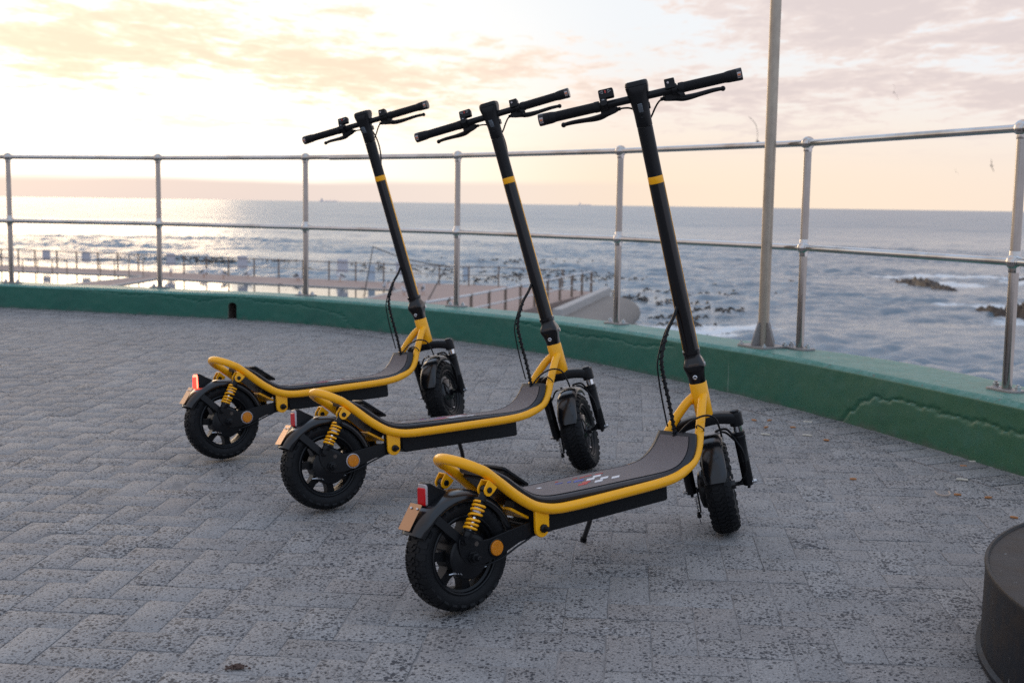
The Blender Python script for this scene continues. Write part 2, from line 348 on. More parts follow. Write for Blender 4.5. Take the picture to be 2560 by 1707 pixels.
# ------------------------------------------------------------------ mesh helpers
class MB:
    def __init__(s): s.v = []; s.f = []
    def add(s, vs, fs):
        o = len(s.v); s.v += [tuple(p) for p in vs]; s.f += [tuple(i + o for i in f) for f in fs]; return s
    def tube(s, path, r, n=12, cap=True, closed=False, ref=None):
        P = [Vector(p) for p in path]; m = len(P)
        rad = r if isinstance(r, (list, tuple)) else [r] * m
        T = []
        for i in range(m):
            a = P[(i - 1) % m] if (closed or i > 0) else P[i]; c = P[(i + 1) % m] if (closed or i < m - 1) else P[i]
            T.append((c - a).normalized())
        nrm = Vector(ref) if ref else (Vector((0, 0, 1)) if abs(T[0].z) < 0.9 else Vector((1, 0, 0)))
        nrm = (nrm - T[0] * nrm.dot(T[0])).normalized(); vs = []; fs = []
        for i in range(m):
            nrm = (nrm - T[i] * nrm.dot(T[i])).normalized(); bi = T[i].cross(nrm)
            for k in range(n):
                a = 2 * math.pi * k / n; vs.append(P[i] + (nrm * math.cos(a) + bi * math.sin(a)) * rad[i])
        rows = m if closed else m - 1
        for i in range(rows):
            j = (i + 1) % m
            for k in range(n): fs.append((i * n + k, i * n + (k + 1) % n, j * n + (k + 1) % n, j * n + k))
        if cap and not closed: fs.append(tuple(range(n - 1, -1, -1))); fs.append(tuple((m - 1) * n + k for k in range(n)))
        return s.add(vs, fs)
    def lathe(s, prof, origin, axis, n=32, ref=None, arc=None):
        """prof: list of (radius, height along axis)"""
        ax = Vector(axis).normalized(); o = Vector(origin)
        e = Vector(ref) if ref else (Vector((1, 0, 0)) if abs(ax.x) < 0.9 else Vector((0, 0, 1)))
        e = (e - ax * e.dot(ax)).normalized(); g = ax.cross(e); vs = []; fs = []; m = len(prof)
        a0, a1 = arc if arc else (0, 2 * math.pi); cols = n + 1 if arc else n
        for k in range(cols):
            a = a0 + (a1 - a0) * k / n; d = e * math.cos(a) + g * math.sin(a)
            for r_, h_ in prof: vs.append(o + d * r_ + ax * h_)
        for k in range(n):
            q = k + 1 if arc else (k + 1) % n
            for i in range(m - 1): fs.append((k * m + i, q * m + i, q * m + i + 1, k * m + i + 1))
        return s.add(vs, fs)
    def prism(s, out, o, ex, ey, ez, t0, t1):
        o = Vector(o); ex = Vector(ex); ey = Vector(ey); ez = Vector(ez); n = len(out)
        vs = [o + ex * a + ey * b_ + ez * t0 for a, b_ in out] + [o + ex * a + ey * b_ + ez * t1 for a, b_ in out]
        fs = [tuple(range(n - 1, -1, -1)), tuple(range(n, 2 * n))] + [(i, (i + 1) % n, n + (i + 1) % n, n + i) for i in range(n)]
        return s.add(vs, fs)
    def box(s, c, size, ax=None):
        c = Vector(c); ex, ey, ez = ax if ax else (Vector((1, 0, 0)), Vector((0, 1, 0)), Vector((0, 0, 1)))
        a, b_, d = [q / 2 for q in size]
        return s.prism([(-a, -b_), (a, -b_), (a, b_), (-a, b_)], c, ex, ey, ez, -d, d)
    def loft(s, rings, cap=True):
        n = len(rings[0]); vs = [p for r_ in rings for p in r_]; fs = []
        for i in range(len(rings) - 1):
            for k in range(n): fs.append((i * n + k, i * n + (k + 1) % n, (i + 1) * n + (k + 1) % n, (i + 1) * n + k))
        if cap: fs.append(tuple(range(n - 1, -1, -1))); fs.append(tuple((len(rings) - 1) * n + k for k in range(n)))
        return s.add(vs, fs)
    def grid(s, rows):
        n = len(rows[0]); vs = [p for r_ in rows for p in r_]
        fs = [(i * n + k, i * n + k + 1, (i + 1) * n + k + 1, (i + 1) * n + k) for i in range(len(rows) - 1) for k in range(n - 1)]
        return s.add(vs, fs)
    def mesh(s, name, m, angle=35, smooth=True):
        me = bpy.data.meshes.new(name); me.from_pydata(s.v, [], s.f); me.validate()
        import bmesh
        bm = bmesh.new(); bm.from_mesh(me); bmesh.ops.recalc_face_normals(bm, faces=bm.faces); bm.to_mesh(me); bm.free()
        if m: me.materials.append(MATS[m])
        if smooth:
            me.shade_smooth(); me.set_sharp_from_angle(angle=R(angle))
        return me

def obj(name, mb, m=None, parent=None, bevel=0.0, angle=35, smooth=True, seg=2):
    me = mb.mesh(name, m, angle, smooth) if isinstance(mb, MB) else mb
    o = bpy.data.objects.new(name, me); COL.objects.link(o)
    if parent: o.parent = parent
    if bevel:
        b = o.modifiers.new('bevel', 'BEVEL'); b.width = bevel; b.segments = seg; b.limit_method = 'ANGLE'; b.angle_limit = R(40); b.harden_normals = False
    return o
def empty(name, loc=(0, 0, 0)):
    o = bpy.data.objects.new(name, None); o.empty_display_size = 0.1; COL.objects.link(o); o.location = loc; return o
def tag(o, label, cat, group=None):
    o['label'] = label; o['category'] = cat
    if group: o['group'] = group
    return o
def struct(o): o['kind'] = 'structure'; return o
def catmull(P, n=8, closed=False):
    P = [Vector(p) for p in P]; out = []; m = len(P)
    for i in range(m if closed else m - 1):
        if closed: p0, p1, p2, p3 = P[(i - 1) % m], P[i], P[(i + 1) % m], P[(i + 2) % m]
        else: p0, p1, p2, p3 = P[max(i - 1, 0)], P[i], P[i + 1], P[min(i + 2, m - 1)]
        for k in range(n):
            t = k / n
            out.append(0.5 * ((2 * p1) + (p2 - p0) * t + (2 * p0 - 5 * p1 + 4 * p2 - p3) * t * t + (3 * p1 - p0 - 3 * p2 + p3) * t ** 3))
    if not closed: out.append(P[-1])
    return out
def rrect(a, b, r, n=4):
    """rounded rectangle outline, half sizes a, b"""
    o = []
    for cx_, cy_, s0 in ((a - r, b - r, 0), (-a + r, b - r, 90), (-a + r, -b + r, 180), (a - r, -b + r, 270)):
        for k in range(n + 1):
            t = R(s0 + 90 * k / n); o.append((cx_ + r * math.cos(t), cy_ + r * math.sin(t)))
    return o

GX, GY = 0.008813, 0.023354
def gz(x, y): return GX * x + GY * (y - 2.2)

# ------------------------------------------------------------------ parapet line (foot of the green wall)
FOOT = [(-6.6, 9.25), (-5.5, 8.98), (-4.5, 8.70), (-3.55, 8.39), (-2.77, 8.12), (-2.03, 7.86), (-1.42, 7.61), (-0.90, 7.28), (-0.36, 6.86), (0.08, 6.44), (0.35, 6.13),
        (0.62, 5.75), (0.87, 5.34), (1.065, 5.02), (1.278, 4.60), (1.472, 4.14), (1.625, 3.75), (1.80, 3.25), (1.97, 2.6), (2.09, 1.9), (2.15, 1.1), (2.16, 0.2)]
def resample(P, ds):
    C = catmull([(a, b, 0) for a, b in P], 24); L = [0]
    for i in range(1, len(C)): L.append(L[-1] + (C[i] - C[i - 1]).length)
    n = int(L[-1] / ds); out = []; j = 0
    for k in range(n + 1):
        d = L[-1] * k / n
        while j < len(L) - 2 and L[j + 1] < d: j += 1
        t = (d - L[j]) / max(L[j + 1] - L[j], 1e-9); out.append(C[j].lerp(C[j + 1], t))
    return out
WALL_TOP = 0.280
line = resample(FOOT, 0.009)
NL = len(line)
tang = [(line[min(i + 3, NL - 1)] - line[max(i - 3, 0)]).normalized() for i in range(NL)]
outw = [Vector((-t.y, t.x, 0)) for t in tang]            # towards the sea
def nz(x, y, z=0.0): return noise.noise(Vector((x, y, z)))
# cracks in the plaster: x along the wall, share of the face height, width and depth
CRACKS = [([(1.262, -0.05), (1.274, 0.14), (1.282, 0.18), (1.296, 0.40), (1.309, 0.45), (1.323, 0.66), (1.340, 0.70), (1.352, 0.84), (1.385, 0.80), (1.41, 0.87), (1.44, 0.84), (1.47, 0.86), (1.50, 0.81), (1.55, 0.85), (1.60, 0.82), (1.66, 0.88), (1.76, 0.86), (1.9, 0.92)], 0.0052, 0.0065, 0.0),
          ([(-2.9, 0.92), (-2.6, 0.80), (-2.4, 0.87), (-2.17, 0.80), (-2.02, 0.68), (-1.9, 0.82), (-1.75, 0.88), (-1.6, 0.78), (-1.48, 0.77), (-1.3, 0.74), (-1.18, 0.66), (-1.05, 0.58), (-1.0, 0.34), (-0.92, 0.06)], 0.0042, 0.0038, 0.0),
          ([(0.02, 0.92), (0.2, 0.83), (0.35, 0.78), (0.5, 0.86), (0.60, 0.80), (0.75, 0.93)], 0.0042, 0.0040, 0.0)]
NF = 44
_ls = np.concatenate([[0], np.cumsum([(line[i] - line[i - 1]).length for i in range(1, NL)])]); _lx = np.array([p.x for p in line])
_zf = np.array([gz(p.x, p.y) - 0.03 for p in line])
_u = np.linspace(0, 1, NF + 1); _sy, _uu = np.meshgrid(_ls, _u, indexing='ij'); _zz = _uu * (WALL_TOP - 0.014 - _zf)[:, None]
_wa = np.array([[noise.noise(Vector((a * 28, b * 28, 1.0))) * 0.012 + noise.noise(Vector((a * 70, b * 70, 4.0))) * 0.011 + noise.noise(Vector((a * 7, b * 7, 2.0))) * 0.006 for b in _zz[i]] for i, a in enumerate(_ls)])
GROOVE = np.zeros_like(_zz)
for poly, wd_, dep_, step_ in CRACKS:
    ps_ = [(np.interp(x, _lx, _ls), u * 0.20) for x, u in poly]; dmin = np.full_like(_zz, 9.0); below = np.zeros_like(_zz)
    for (a0, b0), (a1, b1) in zip(ps_, ps_[1:]):
        px0, pz0 = _sy + _wa - a0, _zz + _wa - b0; vx, vz = a1 - a0, b1 - b0; t_ = np.clip((px0 * vx + pz0 * vz) / (vx * vx + vz * vz), 0, 1)
        d_ = np.hypot(px0 - t_ * vx, pz0 - t_ * vz); m_ = d_ < dmin; dmin[m_] = d_[m_]; below[m_] = np.sign((vx * pz0 - vz * px0))[m_]
    GROOVE += dep_ * np.exp(-(dmin / wd_) ** 2) + step_ * (below < 0) * np.exp(-(dmin / 0.10) ** 2)
def wall_width(p):
    return 0.27 + 0.09 * math.exp(-((p.x - 1.28) / 0.28) ** 2) + 0.01 * nz(p.x * 2, p.y * 2)
rows = []
for i in range(NL):
    p, n, x = line[i], outw[i], line[i].x
    zf = gz(p.x, p.y) - 0.03; ring = []
    for k in range(NF + 1):
        u = k / NF; z = zf + (WALL_TOP - 0.014 - zf) * u
        d = 0.0022 * nz(x * 5, p.y * 5, z * 5) + 0.0012 * nz(x * 21, p.y * 21, z * 21)
        d += GROOVE[i, k]
        d += 0.010 * (1 - u)                              # slight batter
        ring.append(p + n * (d - 0.010 + 0.010 * (1 - u) * -1) + Vector((0, 0, z)))
    wd = wall_width(p); zb = WALL_TOP + 0.004 * nz(x * 1.5, p.y * 1.5)
    ring.append(p + n * 0.001 + Vector((0, 0, zb - 0.006))); ring.append(p + n * 0.009 + Vector((0, 0, zb)))
    for k in range(1, 12):
        u = k / 12; q = p + n * (0.009 + (wd - 0.03) * u)
        ring.append(q + Vector((0, 0, zb + 0.003 * nz(q.x * 9, q.y * 9) + 0.0012 * nz(q.x * 40, q.y * 40))))
    ring.append(p + n * (wd - 0.012) + Vector((0, 0, zb - 0.003))); ring.append(p + n * wd + Vector((0, 0, zb - 0.02 + 0.006 * nz(x * 8, 2))))
    ring.append(p + n * wd + Vector((0, 0, -0.45)))
    rows.append(ring)
wall_mb = MB().grid(rows)
# back and underside stay open to the sea wall below: close the loop
wall = obj('parapet_wall', wall_mb, 'green_paint', angle=60)
tag(wall, 'low curved green painted parapet wall with cracks and peeling paint', 'wall')
# drain arch cut into the wall
di = min(range(NL), key=lambda i: (line[i] - Vector((-1.794, 7.79, 0))).length)
dp, dn, dt = line[di], outw[di], tang[di]
arch = [(-0.034, -0.05), (0.034, -0.05)] + [(0.034 * math.cos(R(a)), 0.092 + 0.022 * math.sin(R(a))) for a in range(0, 181, 20)]
o0 = dp + Vector((0, 0, gz(dp.x, dp.y)))
cut = obj('cutter', MB().prism(arch, o0, dt, (0, 0, 1), dn, -0.1, 0.16), None)
bo = wall.modifiers.new('b', 'BOOLEAN'); bo.object = cut; bo.operation = 'DIFFERENCE'; bo.solver = 'FAST'
sol = None
dg = bpy.context.evaluated_depsgraph_get()
newme = bpy.data.meshes.new_from_object(wall.evaluated_get(dg)); wall.modifiers.clear()
bpy.data.objects.remove(cut)
# keep the cut only if it opened the face
if len(newme.polygons) > 1000:
    wall.data = newme; wall.data.shade_smooth(); wall.data.set_sharp_from_angle(angle=R(60))
mat('drain_dark', rough=0.9, build=_conc((0.10, 0.075, 0.06), (0.05, 0.04, 0.034), 8))
a_in = [(q[0] * 1.0, q[1]) for q in arch]
drn = MB(); n_ = len(a_in)
vs = [o0 + dt * a + Vector((0, 0, b_)) + dn * 0.002 for a, b_ in a_in] + [o0 + dt * a + Vector((0, 0, b_)) + dn * 0.155 for a, b_ in a_in]
drn.add(vs, [(i, (i + 1) % n_, n_ + (i + 1) % n_, n_ + i) for i in range(n_)] + [tuple(range(n_, 2 * n_))])
dro = obj('drain_opening', drn, 'drain_dark', wall); dro['label'] = 'small dark arched drain hole at the foot of the wall'

# ------------------------------------------------------------------ pavement: joint bed, herringbone pavers
inside = [(p.x, p.y) for p in line[::12]]
bed = MB()
loop = [Vector((a, b, gz(a, b) - 0.0016)) for a, b in inside] + [Vector((a, b, gz(a, b) - 0.0016)) for a, b in ((2.2, -7), (-12, -7), (-12, 10.2))]
bed.add(loop, [tuple(range(len(loop)))])
pavement = struct(obj('pavement', bed, 'joint_sand', smooth=False))
W_ = 0.092; ROT = R(-5.5); JN = 0.0012
cR, sR = math.cos(ROT), math.sin(ROT)
lx = np.array([p.x for p in line[::4]]); ly = np.array([p.y for p in line[::4]])
ox = np.array([n.x for n in outw[::4]]); oy = np.array([n.y for n in outw[::4]])
def in_side(x, y):
    k = np.argmin((lx - x) ** 2 + (ly - y) ** 2); return (lx[k] - x) * ox[k] + (ly[k] - y) * oy[k]
def brick_mesh(seed):
    rnd = random.Random(seed); a, b = W_ - JN, W_ / 2 - JN; m = MB(); bw, bh = 0.0030, 0.0010
    n = 0; out = []
    pts = [(-a, -b), (0, -b), (a, -b), (a, 0), (a, b), (0, b), (-a, b), (-a, 0)]
    j = lambda s_: rnd.uniform(-s_, s_)
    r0 = [(x + j(0.0012), y + j(0.0012)) for x, y in pts]
    r1 = [(x - math.copysign(bw, x) * (abs(x) > 1e-6) + j(0.0012), y - math.copysign(bw, y) * (abs(y) > 1e-6) + j(0.0012)) for x, y in r0]
    vs = [(x, y, -0.012) for x, y in r0] + [(x, y, -bh) for x, y in r0] + [(x, y, j(0.0004)) for x, y in r1] + [(0, 0, j(0.0006))]
    fs = []
    for k in range(8):
        q = (k + 1) % 8; fs += [(k, q, 8 + q, 8 + k), (8 + k, 8 + q, 16 + q, 16 + k), (16 + k, 16 + q, 24)]
    m.add(vs, fs); return m
bm_var = [brick_mesh(i) for i in range(8)]
bricks = []
for i in range(-75, 75):
    for j in range(-25, 110):
        t = (i - j) % 4
        if t == 0: cx_, cy_, ang = i + 1.0, j + 0.5, 0
        elif t == 3: cx_, cy_, ang = i + 0.5, j + 1.0, 90
        else: continue
        gx_, gy_ = cx_ * W_, cy_ * W_
        x = gx_ * cR - gy_ * sR; y = gx_ * sR + gy_ * cR + 0.3
        if not (-5.2 < x < 2.4 and 1.55 < y < 9.2): continue
        if abs(x) > 0.62 * y + 0.55: continue
        if in_side(x, y) < 0.105: continue
        bricks.append((x, y, ang))
slope = Matrix(((1, 0, 0), (0, 1, 0), (GX, GY, 1)))
vis = sorted([b for b in bricks if b[1] > 2.12 and abs(b[0]) < 0.425 * b[1] + 0.02], key=lambda b: b[1] ** 2 + b[0] ** 2)
near = set(vis[:300])
rnd = random.Random(3)
mesh_var = [m.mesh('brick', 'paver', 30) for m in bm_var]
rest = MB()
for b in bricks:
    x, y, ang = b
    zo = rnd.uniform(-0.0012, 0.0010); tl = (rnd.uniform(-0.006, 0.006), rnd.uniform(-0.006, 0.006))
    k = rnd.randrange(8); flip = rnd.choice((0, 180)); a = R(ang + flip) + ROT
    nrm = Vector((-GX + tl[0], -GY + tl[1], 1)).normalized()
    ex = Vector((math.cos(a), math.sin(a), 0)); ex = (ex - nrm * ex.dot(nrm)).normalized(); ey = nrm.cross(ex)
    o = Vector((x, y, gz(x, y) + zo))
    if b in near:
        ob = bpy.data.objects.new('brick', mesh_var[k]); COL.objects.link(ob); ob.parent = pavement
        ob.matrix_local = Matrix(((ex.x, ey.x, nrm.x, o.x), (ex.y, ey.y, nrm.y, o.y), (ex.z, ey.z, nrm.z, o.z), (0, 0, 0, 1)))
    else:
        rest.add([o + ex * p[0] + ey * p[1] + nrm * p[2] for p in bm_var[k].v], bm_var[k].f)
rb = obj('paver_field', rest, 'paver', pavement, angle=30); rb['kind'] = 'stuff'
# course of pavers laid square to the wall along its foot
edge_var = [brick_mesh(40 + i).mesh('edge_brick', 'paver', 30) for i in range(5)]
s_next = 0.0; acc = 0.0
for i in range(1, NL):
    acc += (line[i] - line[i - 1]).length
    if acc < s_next or not (-4.6 < line[i].x and line[i].y > 1.8): continue
    s_next = acc + W_ + 0.001; n, tv_ = outw[i], tang[i]; c = line[i] - n * (W_ + 0.004)
    nrm = Vector((-GX + rnd.uniform(-0.004, 0.004), -GY + rnd.uniform(-0.004, 0.004), 1)).normalized(); ex = (n - nrm * n.dot(nrm)).normalized(); ey = nrm.cross(ex)
    ob = bpy.data.objects.new('edge_brick', edge_var[rnd.randrange(5)]); COL.objects.link(ob); ob.parent = pavement
    o = Vector((c.x, c.y, gz(c.x, c.y) + 0.0032 + rnd.uniform(-0.0006, 0.0006)))
    ob.matrix_local = Matrix(((ex.x, ey.x, nrm.x, o.x), (ex.y, ey.y, nrm.y, o.y), (ex.z, ey.z, nrm.z, o.z), (0, 0, 0, 1)))
# line of grit swept against the foot of the wall
grit = MB(); rws = []
for i in range(0, NL, 3):
    p, n = line[i], outw[i]; wdt = 0.012 + 0.012 * (nz(p.x * 6, p.y * 6) + 0.5); q = []
    for k in range(3):
        c = p - n * (wdt * (1 - k / 2) + 0.008 * (1 - k)); q.append(Vector((c.x, c.y, gz(c.x, c.y) + (0.001, 0.005, 0.010)[k] * (0.8 + 0.5 * nz(c.x * 30, c.y * 30)))))
    rws.append(q)
grit.grid(rws); go = obj('grit', grit, 'joint_sand', pavement); go['kind'] = 'stuff'
# sea wall under the promenade
sw = MB(); rws = []
for i in range(0, NL, 10):
    p, n = line[i], outw[i]; wd = wall_width(p)
    rws.append([p + n * (wd - 0.004) + Vector((0, 0, -0.42)), p + n * (wd + 0.25) + Vector((0, 0, -6.0))])
sw.grid(rws); struct(obj('sea_wall', sw, 'grey_concrete'))

# ------------------------------------------------------------------ railing on the wall
POSTS = [(-4.66, 8.745), (-3.524, 8.49), (-2.41, 8.247), (-1.327, 7.746), (-0.33, 7.096), (0.535, 6.182), (1.24, 5.178), (1.677, 4.052), (1.93, 2.85)]
ZT, ZM = 1.1576, 0.716
rail_root = empty('railing', (POSTS[4][0], POSTS[4][1], WALL_TOP)); tag(rail_root, 'weathered stainless steel tube railing with ball joints along the green wall', 'railing')
def wpt(x, y, z): return Vector((x, y, z)) - rail_root.location
def ball(m, c, r, sq=1.0):
    prof = [(r * math.sin(math.pi * k / 14), -r * math.cos(math.pi * k / 14)) for k in range(15)]; m.lathe(prof, c, (0, 0, 1), 24)
for i, (x, y) in enumerate(POSTS):
    zb = WALL_TOP - 0.02
    post = obj('post', MB().tube([wpt(x, y, zb), wpt(x, y, ZT - 0.018)], 0.0168, 20), 'post_steel', rail_root)
    if i in (0, 8): pass
    for z, r in ((ZT, 0.0285), (ZM, 0.0285)):
        m = MB(); ball(m, wpt(x, y, z), r)
        m.lathe([(0.0, -0.036), (0.0180, -0.036), (0.0188, -0.032), (0.0188, -0.012)], wpt(x, y, z), (0, 0, 1), 20)
        if z == ZM: m.lathe([(0.0188, 0.012), (0.0188, 0.032), (0.0180, 0.036), (0, 0.036)], wpt(x, y, z), (0, 0, 1), 20)
        for dx_ in (-1, 1):
            q = POSTS[max(0, min(len(POSTS) - 1, i + dx_))]
            d = Vector((q[0] - x, q[1] - y, 0))
            if d.length > 0.1: m.lathe([(0.0, 0.0), (0.0165, 0.004), (0.0165, 0.030), (0.014, 0.0315)], wpt(x, y, z), d, 18)
        obj('ball_joint', m, 'stainless', post)
    k = min(range(NL), key=lambda q: (line[q] - Vector((x, y, 0))).length); tv, nv = tang[k], outw[k]
    zt = WALL_TOP + 0.004
    bp = obj('base_plate', MB().prism(rrect(0.066, 0.036, 0.014), wpt(x, y, zt), tv, nv, (0, 0, 1), -0.006, 0.004), 'galvanised', post, bevel=0.001)
    for s_ in (-1, 1):
        c = Vector((x, y, zt + 0.004)) + tv * 0.050 * s_ - rail_root.location
        m = MB().lathe([(0, 0), (0.0135, 0), (0.0135, 0.002), (0.011, 0.0025)], c, (0, 0, 1), 14)
        m.lathe([(0.0115, 0.002), (0.0115, 0.013), (0.009, 0.014), (0.006, 0.014), (0.006, 0.020), (0.0, 0.020)], c, (0, 0, 1), 6)
        obj('bolt', m, 'zinc', post)
for i in range(len(POSTS) - 1):
    a, b = POSTS[i], POSTS[i + 1]
    for z in (ZT, ZM):
        A, B = wpt(*a, z), wpt(*b, z); d = (B - A).normalized()
        obj('rail', MB().tube([A + d * 0.02, B - d * 0.02], 0.0140, 16), 'stainless', rail_root)
    if i == 3:
        A, B = wpt(*a, ZT), wpt(*b, ZT); c = A.lerp(B, 0.175); d = (B - A).normalized()
        obj('rail_sleeve', MB().tube([c - Vector((0, 0, 0.0035)), B - d * 0.03 - Vector((0, 0, 0.0015))], 0.0150, 16), 'stainless', rail_root)

# ------------------------------------------------------------------ tall pole
px_, py_ = 1.094, 5.24
pole = empty('tall_pole', (px_, py_, WALL_TOP)); tag(pole, 'tall brownish steel pole with gusseted foot standing on the green wall', 'pole')
obj('shaft', MB().tube([(0, 0, 0.006), (0, 0, 4.2)], 0.0235, 24), 'pole_steel', pole)
k = min(range(NL), key=lambda q: (line[q] - Vector((px_, py_, 0))).length); tv, nv = tang[k], outw[k]
obj('foot_plate', MB().prism(rrect(0.085, 0.075, 0.01), (0, 0, 0.006), tv, nv, (0, 0, 1), -0.008, 0.004), 'galvanised', pole, bevel=0.001)
for a in (0, 90, 180, 270):
    d = tv * math.cos(R(a)) + nv * math.sin(R(a)); s_ = Vector((0, 0, 1)).cross(d)
    obj('gusset', MB().prism([(0.020, 0.0), (0.066, 0.0), (0.066, 0.016), (0.034, 0.098), (0.020, 0.098)], (0, 0, 0.010), d, (0, 0, 1), s_, -0.004, 0.004), 'galvanised', pole, bevel=0.0008)
for a in (45, 135, 225, 315):
    c = tv * 0.072 * math.copysign(1, math.cos(R(a))) + nv * 0.060 * math.copysign(1, math.sin(R(a))) + Vector((0, 0, 0.010))
    obj('bolt', MB().lathe([(0.010, 0), (0.010, 0.008), (0.005, 0.008), (0.005, 0.015), (0, 0.015)], c, (0, 0, 1), 6), 'zinc', pole)

# ------------------------------------------------------------------ the scooters
# local frame: x forward, y left, z up, origin on the ground under the rear axle
SH = 0.021
def S(x, y, z): return Vector((x + SH * z, y, z))
AX0 = S(0.827, 0, 0.326); AXU = (S(0.616, 0, 1.166) - AX0).normalized(); AXF = Vector((AXU.z, 0, -AXU.x)); LEFT = Vector((0, 1, 0))
def A(s_, f=0.0, l=0.0): return AX0 + AXU * s_ + AXF * f + LEFT * l
X_, Y_, Z_ = Vector((1, 0, 0)), Vector((0, 1, 0)), Vector((0, 0, 1))
FWC = S(0.899, 0, 0.1265); RWC = S(0, -0.015, 0.127); RW0 = S(0, 0, 0.127)
TR = 0.1235

def make_tyre(c, n=28, flip=1):
    """tyre carcass with raised S-shaped and side tread blocks"""
    m = MB(); hw = 0.033
    # profile (radius, across): bead - sidewall - shoulder - crown
    half = [(0.083, 0.024), (0.088, 0.029), (0.096, 0.0325), (0.105, 0.0335), (0.112, 0.031), (0.1165, 0.026), (0.1188, 0.018), (0.1198, 0.009)]
    prof = [(r, -y) for r, y in half] + [(0.1201, 0.0)] + [(r, y) for r, y in reversed(half)]
    m.lathe(prof, c, Y_, 64, ref=X_)
    def surf(u, v, h):
        au = abs(u); y = u * 0.0315
        pts = [(0.0, 0.1201), (0.009, 0.1198), (0.018, 0.1188), (0.026, 0.1165), (0.031, 0.112), (0.0335, 0.105)]
        ay = min(abs(y), 0.0331); r = 0.105
        for k in range(len(pts) - 1):
            if pts[k][0] <= ay <= pts[k + 1][0]:
                t = (ay - pts[k][0]) / (pts[k + 1][0] - pts[k][0]); r = pts[k][1] * (1 - t) + pts[k + 1][1] * t; break
        a = 2 * math.pi * v / n
        out = 0.0025 * max(0.0, au - 0.82) / 0.18 * (1 if h > 0 else 0)
        rr = r + h * (1 - 0.35 * max(0, au - 0.7))
        return Vector(c) + Vector((math.cos(a) * rr, y + math.copysign(out, y), math.sin(a) * rr))
    shapes = [
        [(-0.46, 0.06), (-0.10, 0.10), (0.02, 0.34), (0.18, 0.40), (0.46, 0.36), (0.46, 0.66), (0.12, 0.72), (-0.04, 0.66), (-0.16, 0.40), (-0.46, 0.36)],
        [(-0.42, 0.52), (-0.22, 0.54), (-0.10, 0.80), (0.10, 0.88), (0.44, 0.84), (0.44, 1.00), (0.06, 1.04), (-0.14, 0.98), (-0.26, 0.80), (-0.42, 0.76)],
        [(-1.05, 0.06), (-0.78, 0.06), (-0.54, 0.14), (-0.54, 0.40), (-0.76, 0.44), (-0.82, 0.58), (-1.05, 0.60)],
        [(0.54, 0.42), (0.78, 0.36), (1.05, 0.36), (1.05, 0.88), (0.80, 0.86), (0.72, 0.74), (0.54, 0.72)],
        [(-0.76, 0.64), (-0.54, 0.56), (-0.54, 0.92), (-0.74, 0.94)],
        [(0.54, 0.88), (0.74, 0.92), (0.76, 1.22), (0.54, 1.22)],
    ]
    for i in range(n):
        for sh_ in shapes:
            k = len(sh_); vs = [surf(u * flip, i + v, -0.0015) for u, v in sh_] + [surf(u * flip * 0.985, i + v, 0.0031) for u, v in sh_]
            m.add(vs, [(a, (a + 1) % k, k + (a + 1) % k, k + a) for a in range(k)] + [tuple(range(k, 2 * k))])
    return m

def rim_lathe(m, c, open_=True):
    for s_ in (-1, 1):
        m.lathe([(0.0865, s_ * 0.029), (0.0835, s_ * 0.0305), (0.081, s_ * 0.029), (0.0795, s_ * 0.024), (0.0745, s_ * 0.021), (0.0735, s_ * 0.010), (0.0725, 0.0)], c, Y_, 56)

scooter_parts = []          # (object, steered?)
root = empty('electric_scooter')
def part(name, mb, m, parent=None, steer=False, bevel=0.0, angle=35, seg=2):
    o = obj(name, mb, m, parent or root, bevel, angle, True, seg)
    if parent is None: scooter_parts.append((o, steer))
    return o

# --- frame tube: one long U round the rear, rising to the head tube in front
TW = 0.068
zr = [(0.045, 0.068, 0.300), (0.083, 0.070, 0.270), (0.122, 0.074, 0.2380), (0.162, 0.079, 0.2115), (0.192, 0.083, 0.2000), (0.224, 0.087, 0.1940), (0.268, 0.091, 0.1930), (0.345, 0.094, 0.1945), (0.433, 0.095, 0.1965), (0.510, 0.0945, 0.1980), (0.570, 0.093, 0.2000), (0.614, 0.0890, 0.2035), (0.655, 0.0800, 0.2110), (0.704, 0.0690, 0.2295),
      (0.730, 0.0610, 0.2585), (0.748, 0.0515, 0.2925), (0.767, 0.0405, 0.3250), (0.790, 0.0255, 0.3585), (0.810, 0.0125, 0.3780)]
side = [S(x, -y, z) for x, y, z in zr]
# rear bend: half circle in the tilted plane
d0 = (side[0] - side[1]).normalized(); d0 = Vector((d0.x, 0, d0.z * 0.72)).normalized()
bend = []
for k in range(1, 12):
    a = math.pi * k / 12; bend.append(side[0] + d0 * (math.sin(a) * 0.062) + Vector((0, TW * (1 - math.cos(a)), 0.0)))
path = list(reversed(side)) + bend + [Vector((p.x, -p.y, p.z)) for p in side]
frame = part('frame_tube', MB().tube(catmull(path, 5), 0.0117, 18), 'yellow_paint')
# weld collars where the struts meet the head tube
# --- head tube
HT = part('head_tube', MB().lathe([(0, -0.004), (0.0215, -0.004), (0.0225, -0.002), (0.0225, 0.088), (0.0215, 0.0895), (0, 0.0895)], AX0, AXU, 36), 'yellow_paint')
for s_ in (-1, 1):
    p0 = S(0.797, s_ * 0.0205, 0.364); d = (S(0.812, s_ * 0.011, 0.378) - S(0.772, s_ * 0.037, 0.337)).normalized()
    part('weld_bead', MB().lathe([(0.0112, -0.003), (0.0128, -0.001), (0.0128, 0.001), (0.0112, 0.003)], p0, d, 24), 'yellow_paint', HT)
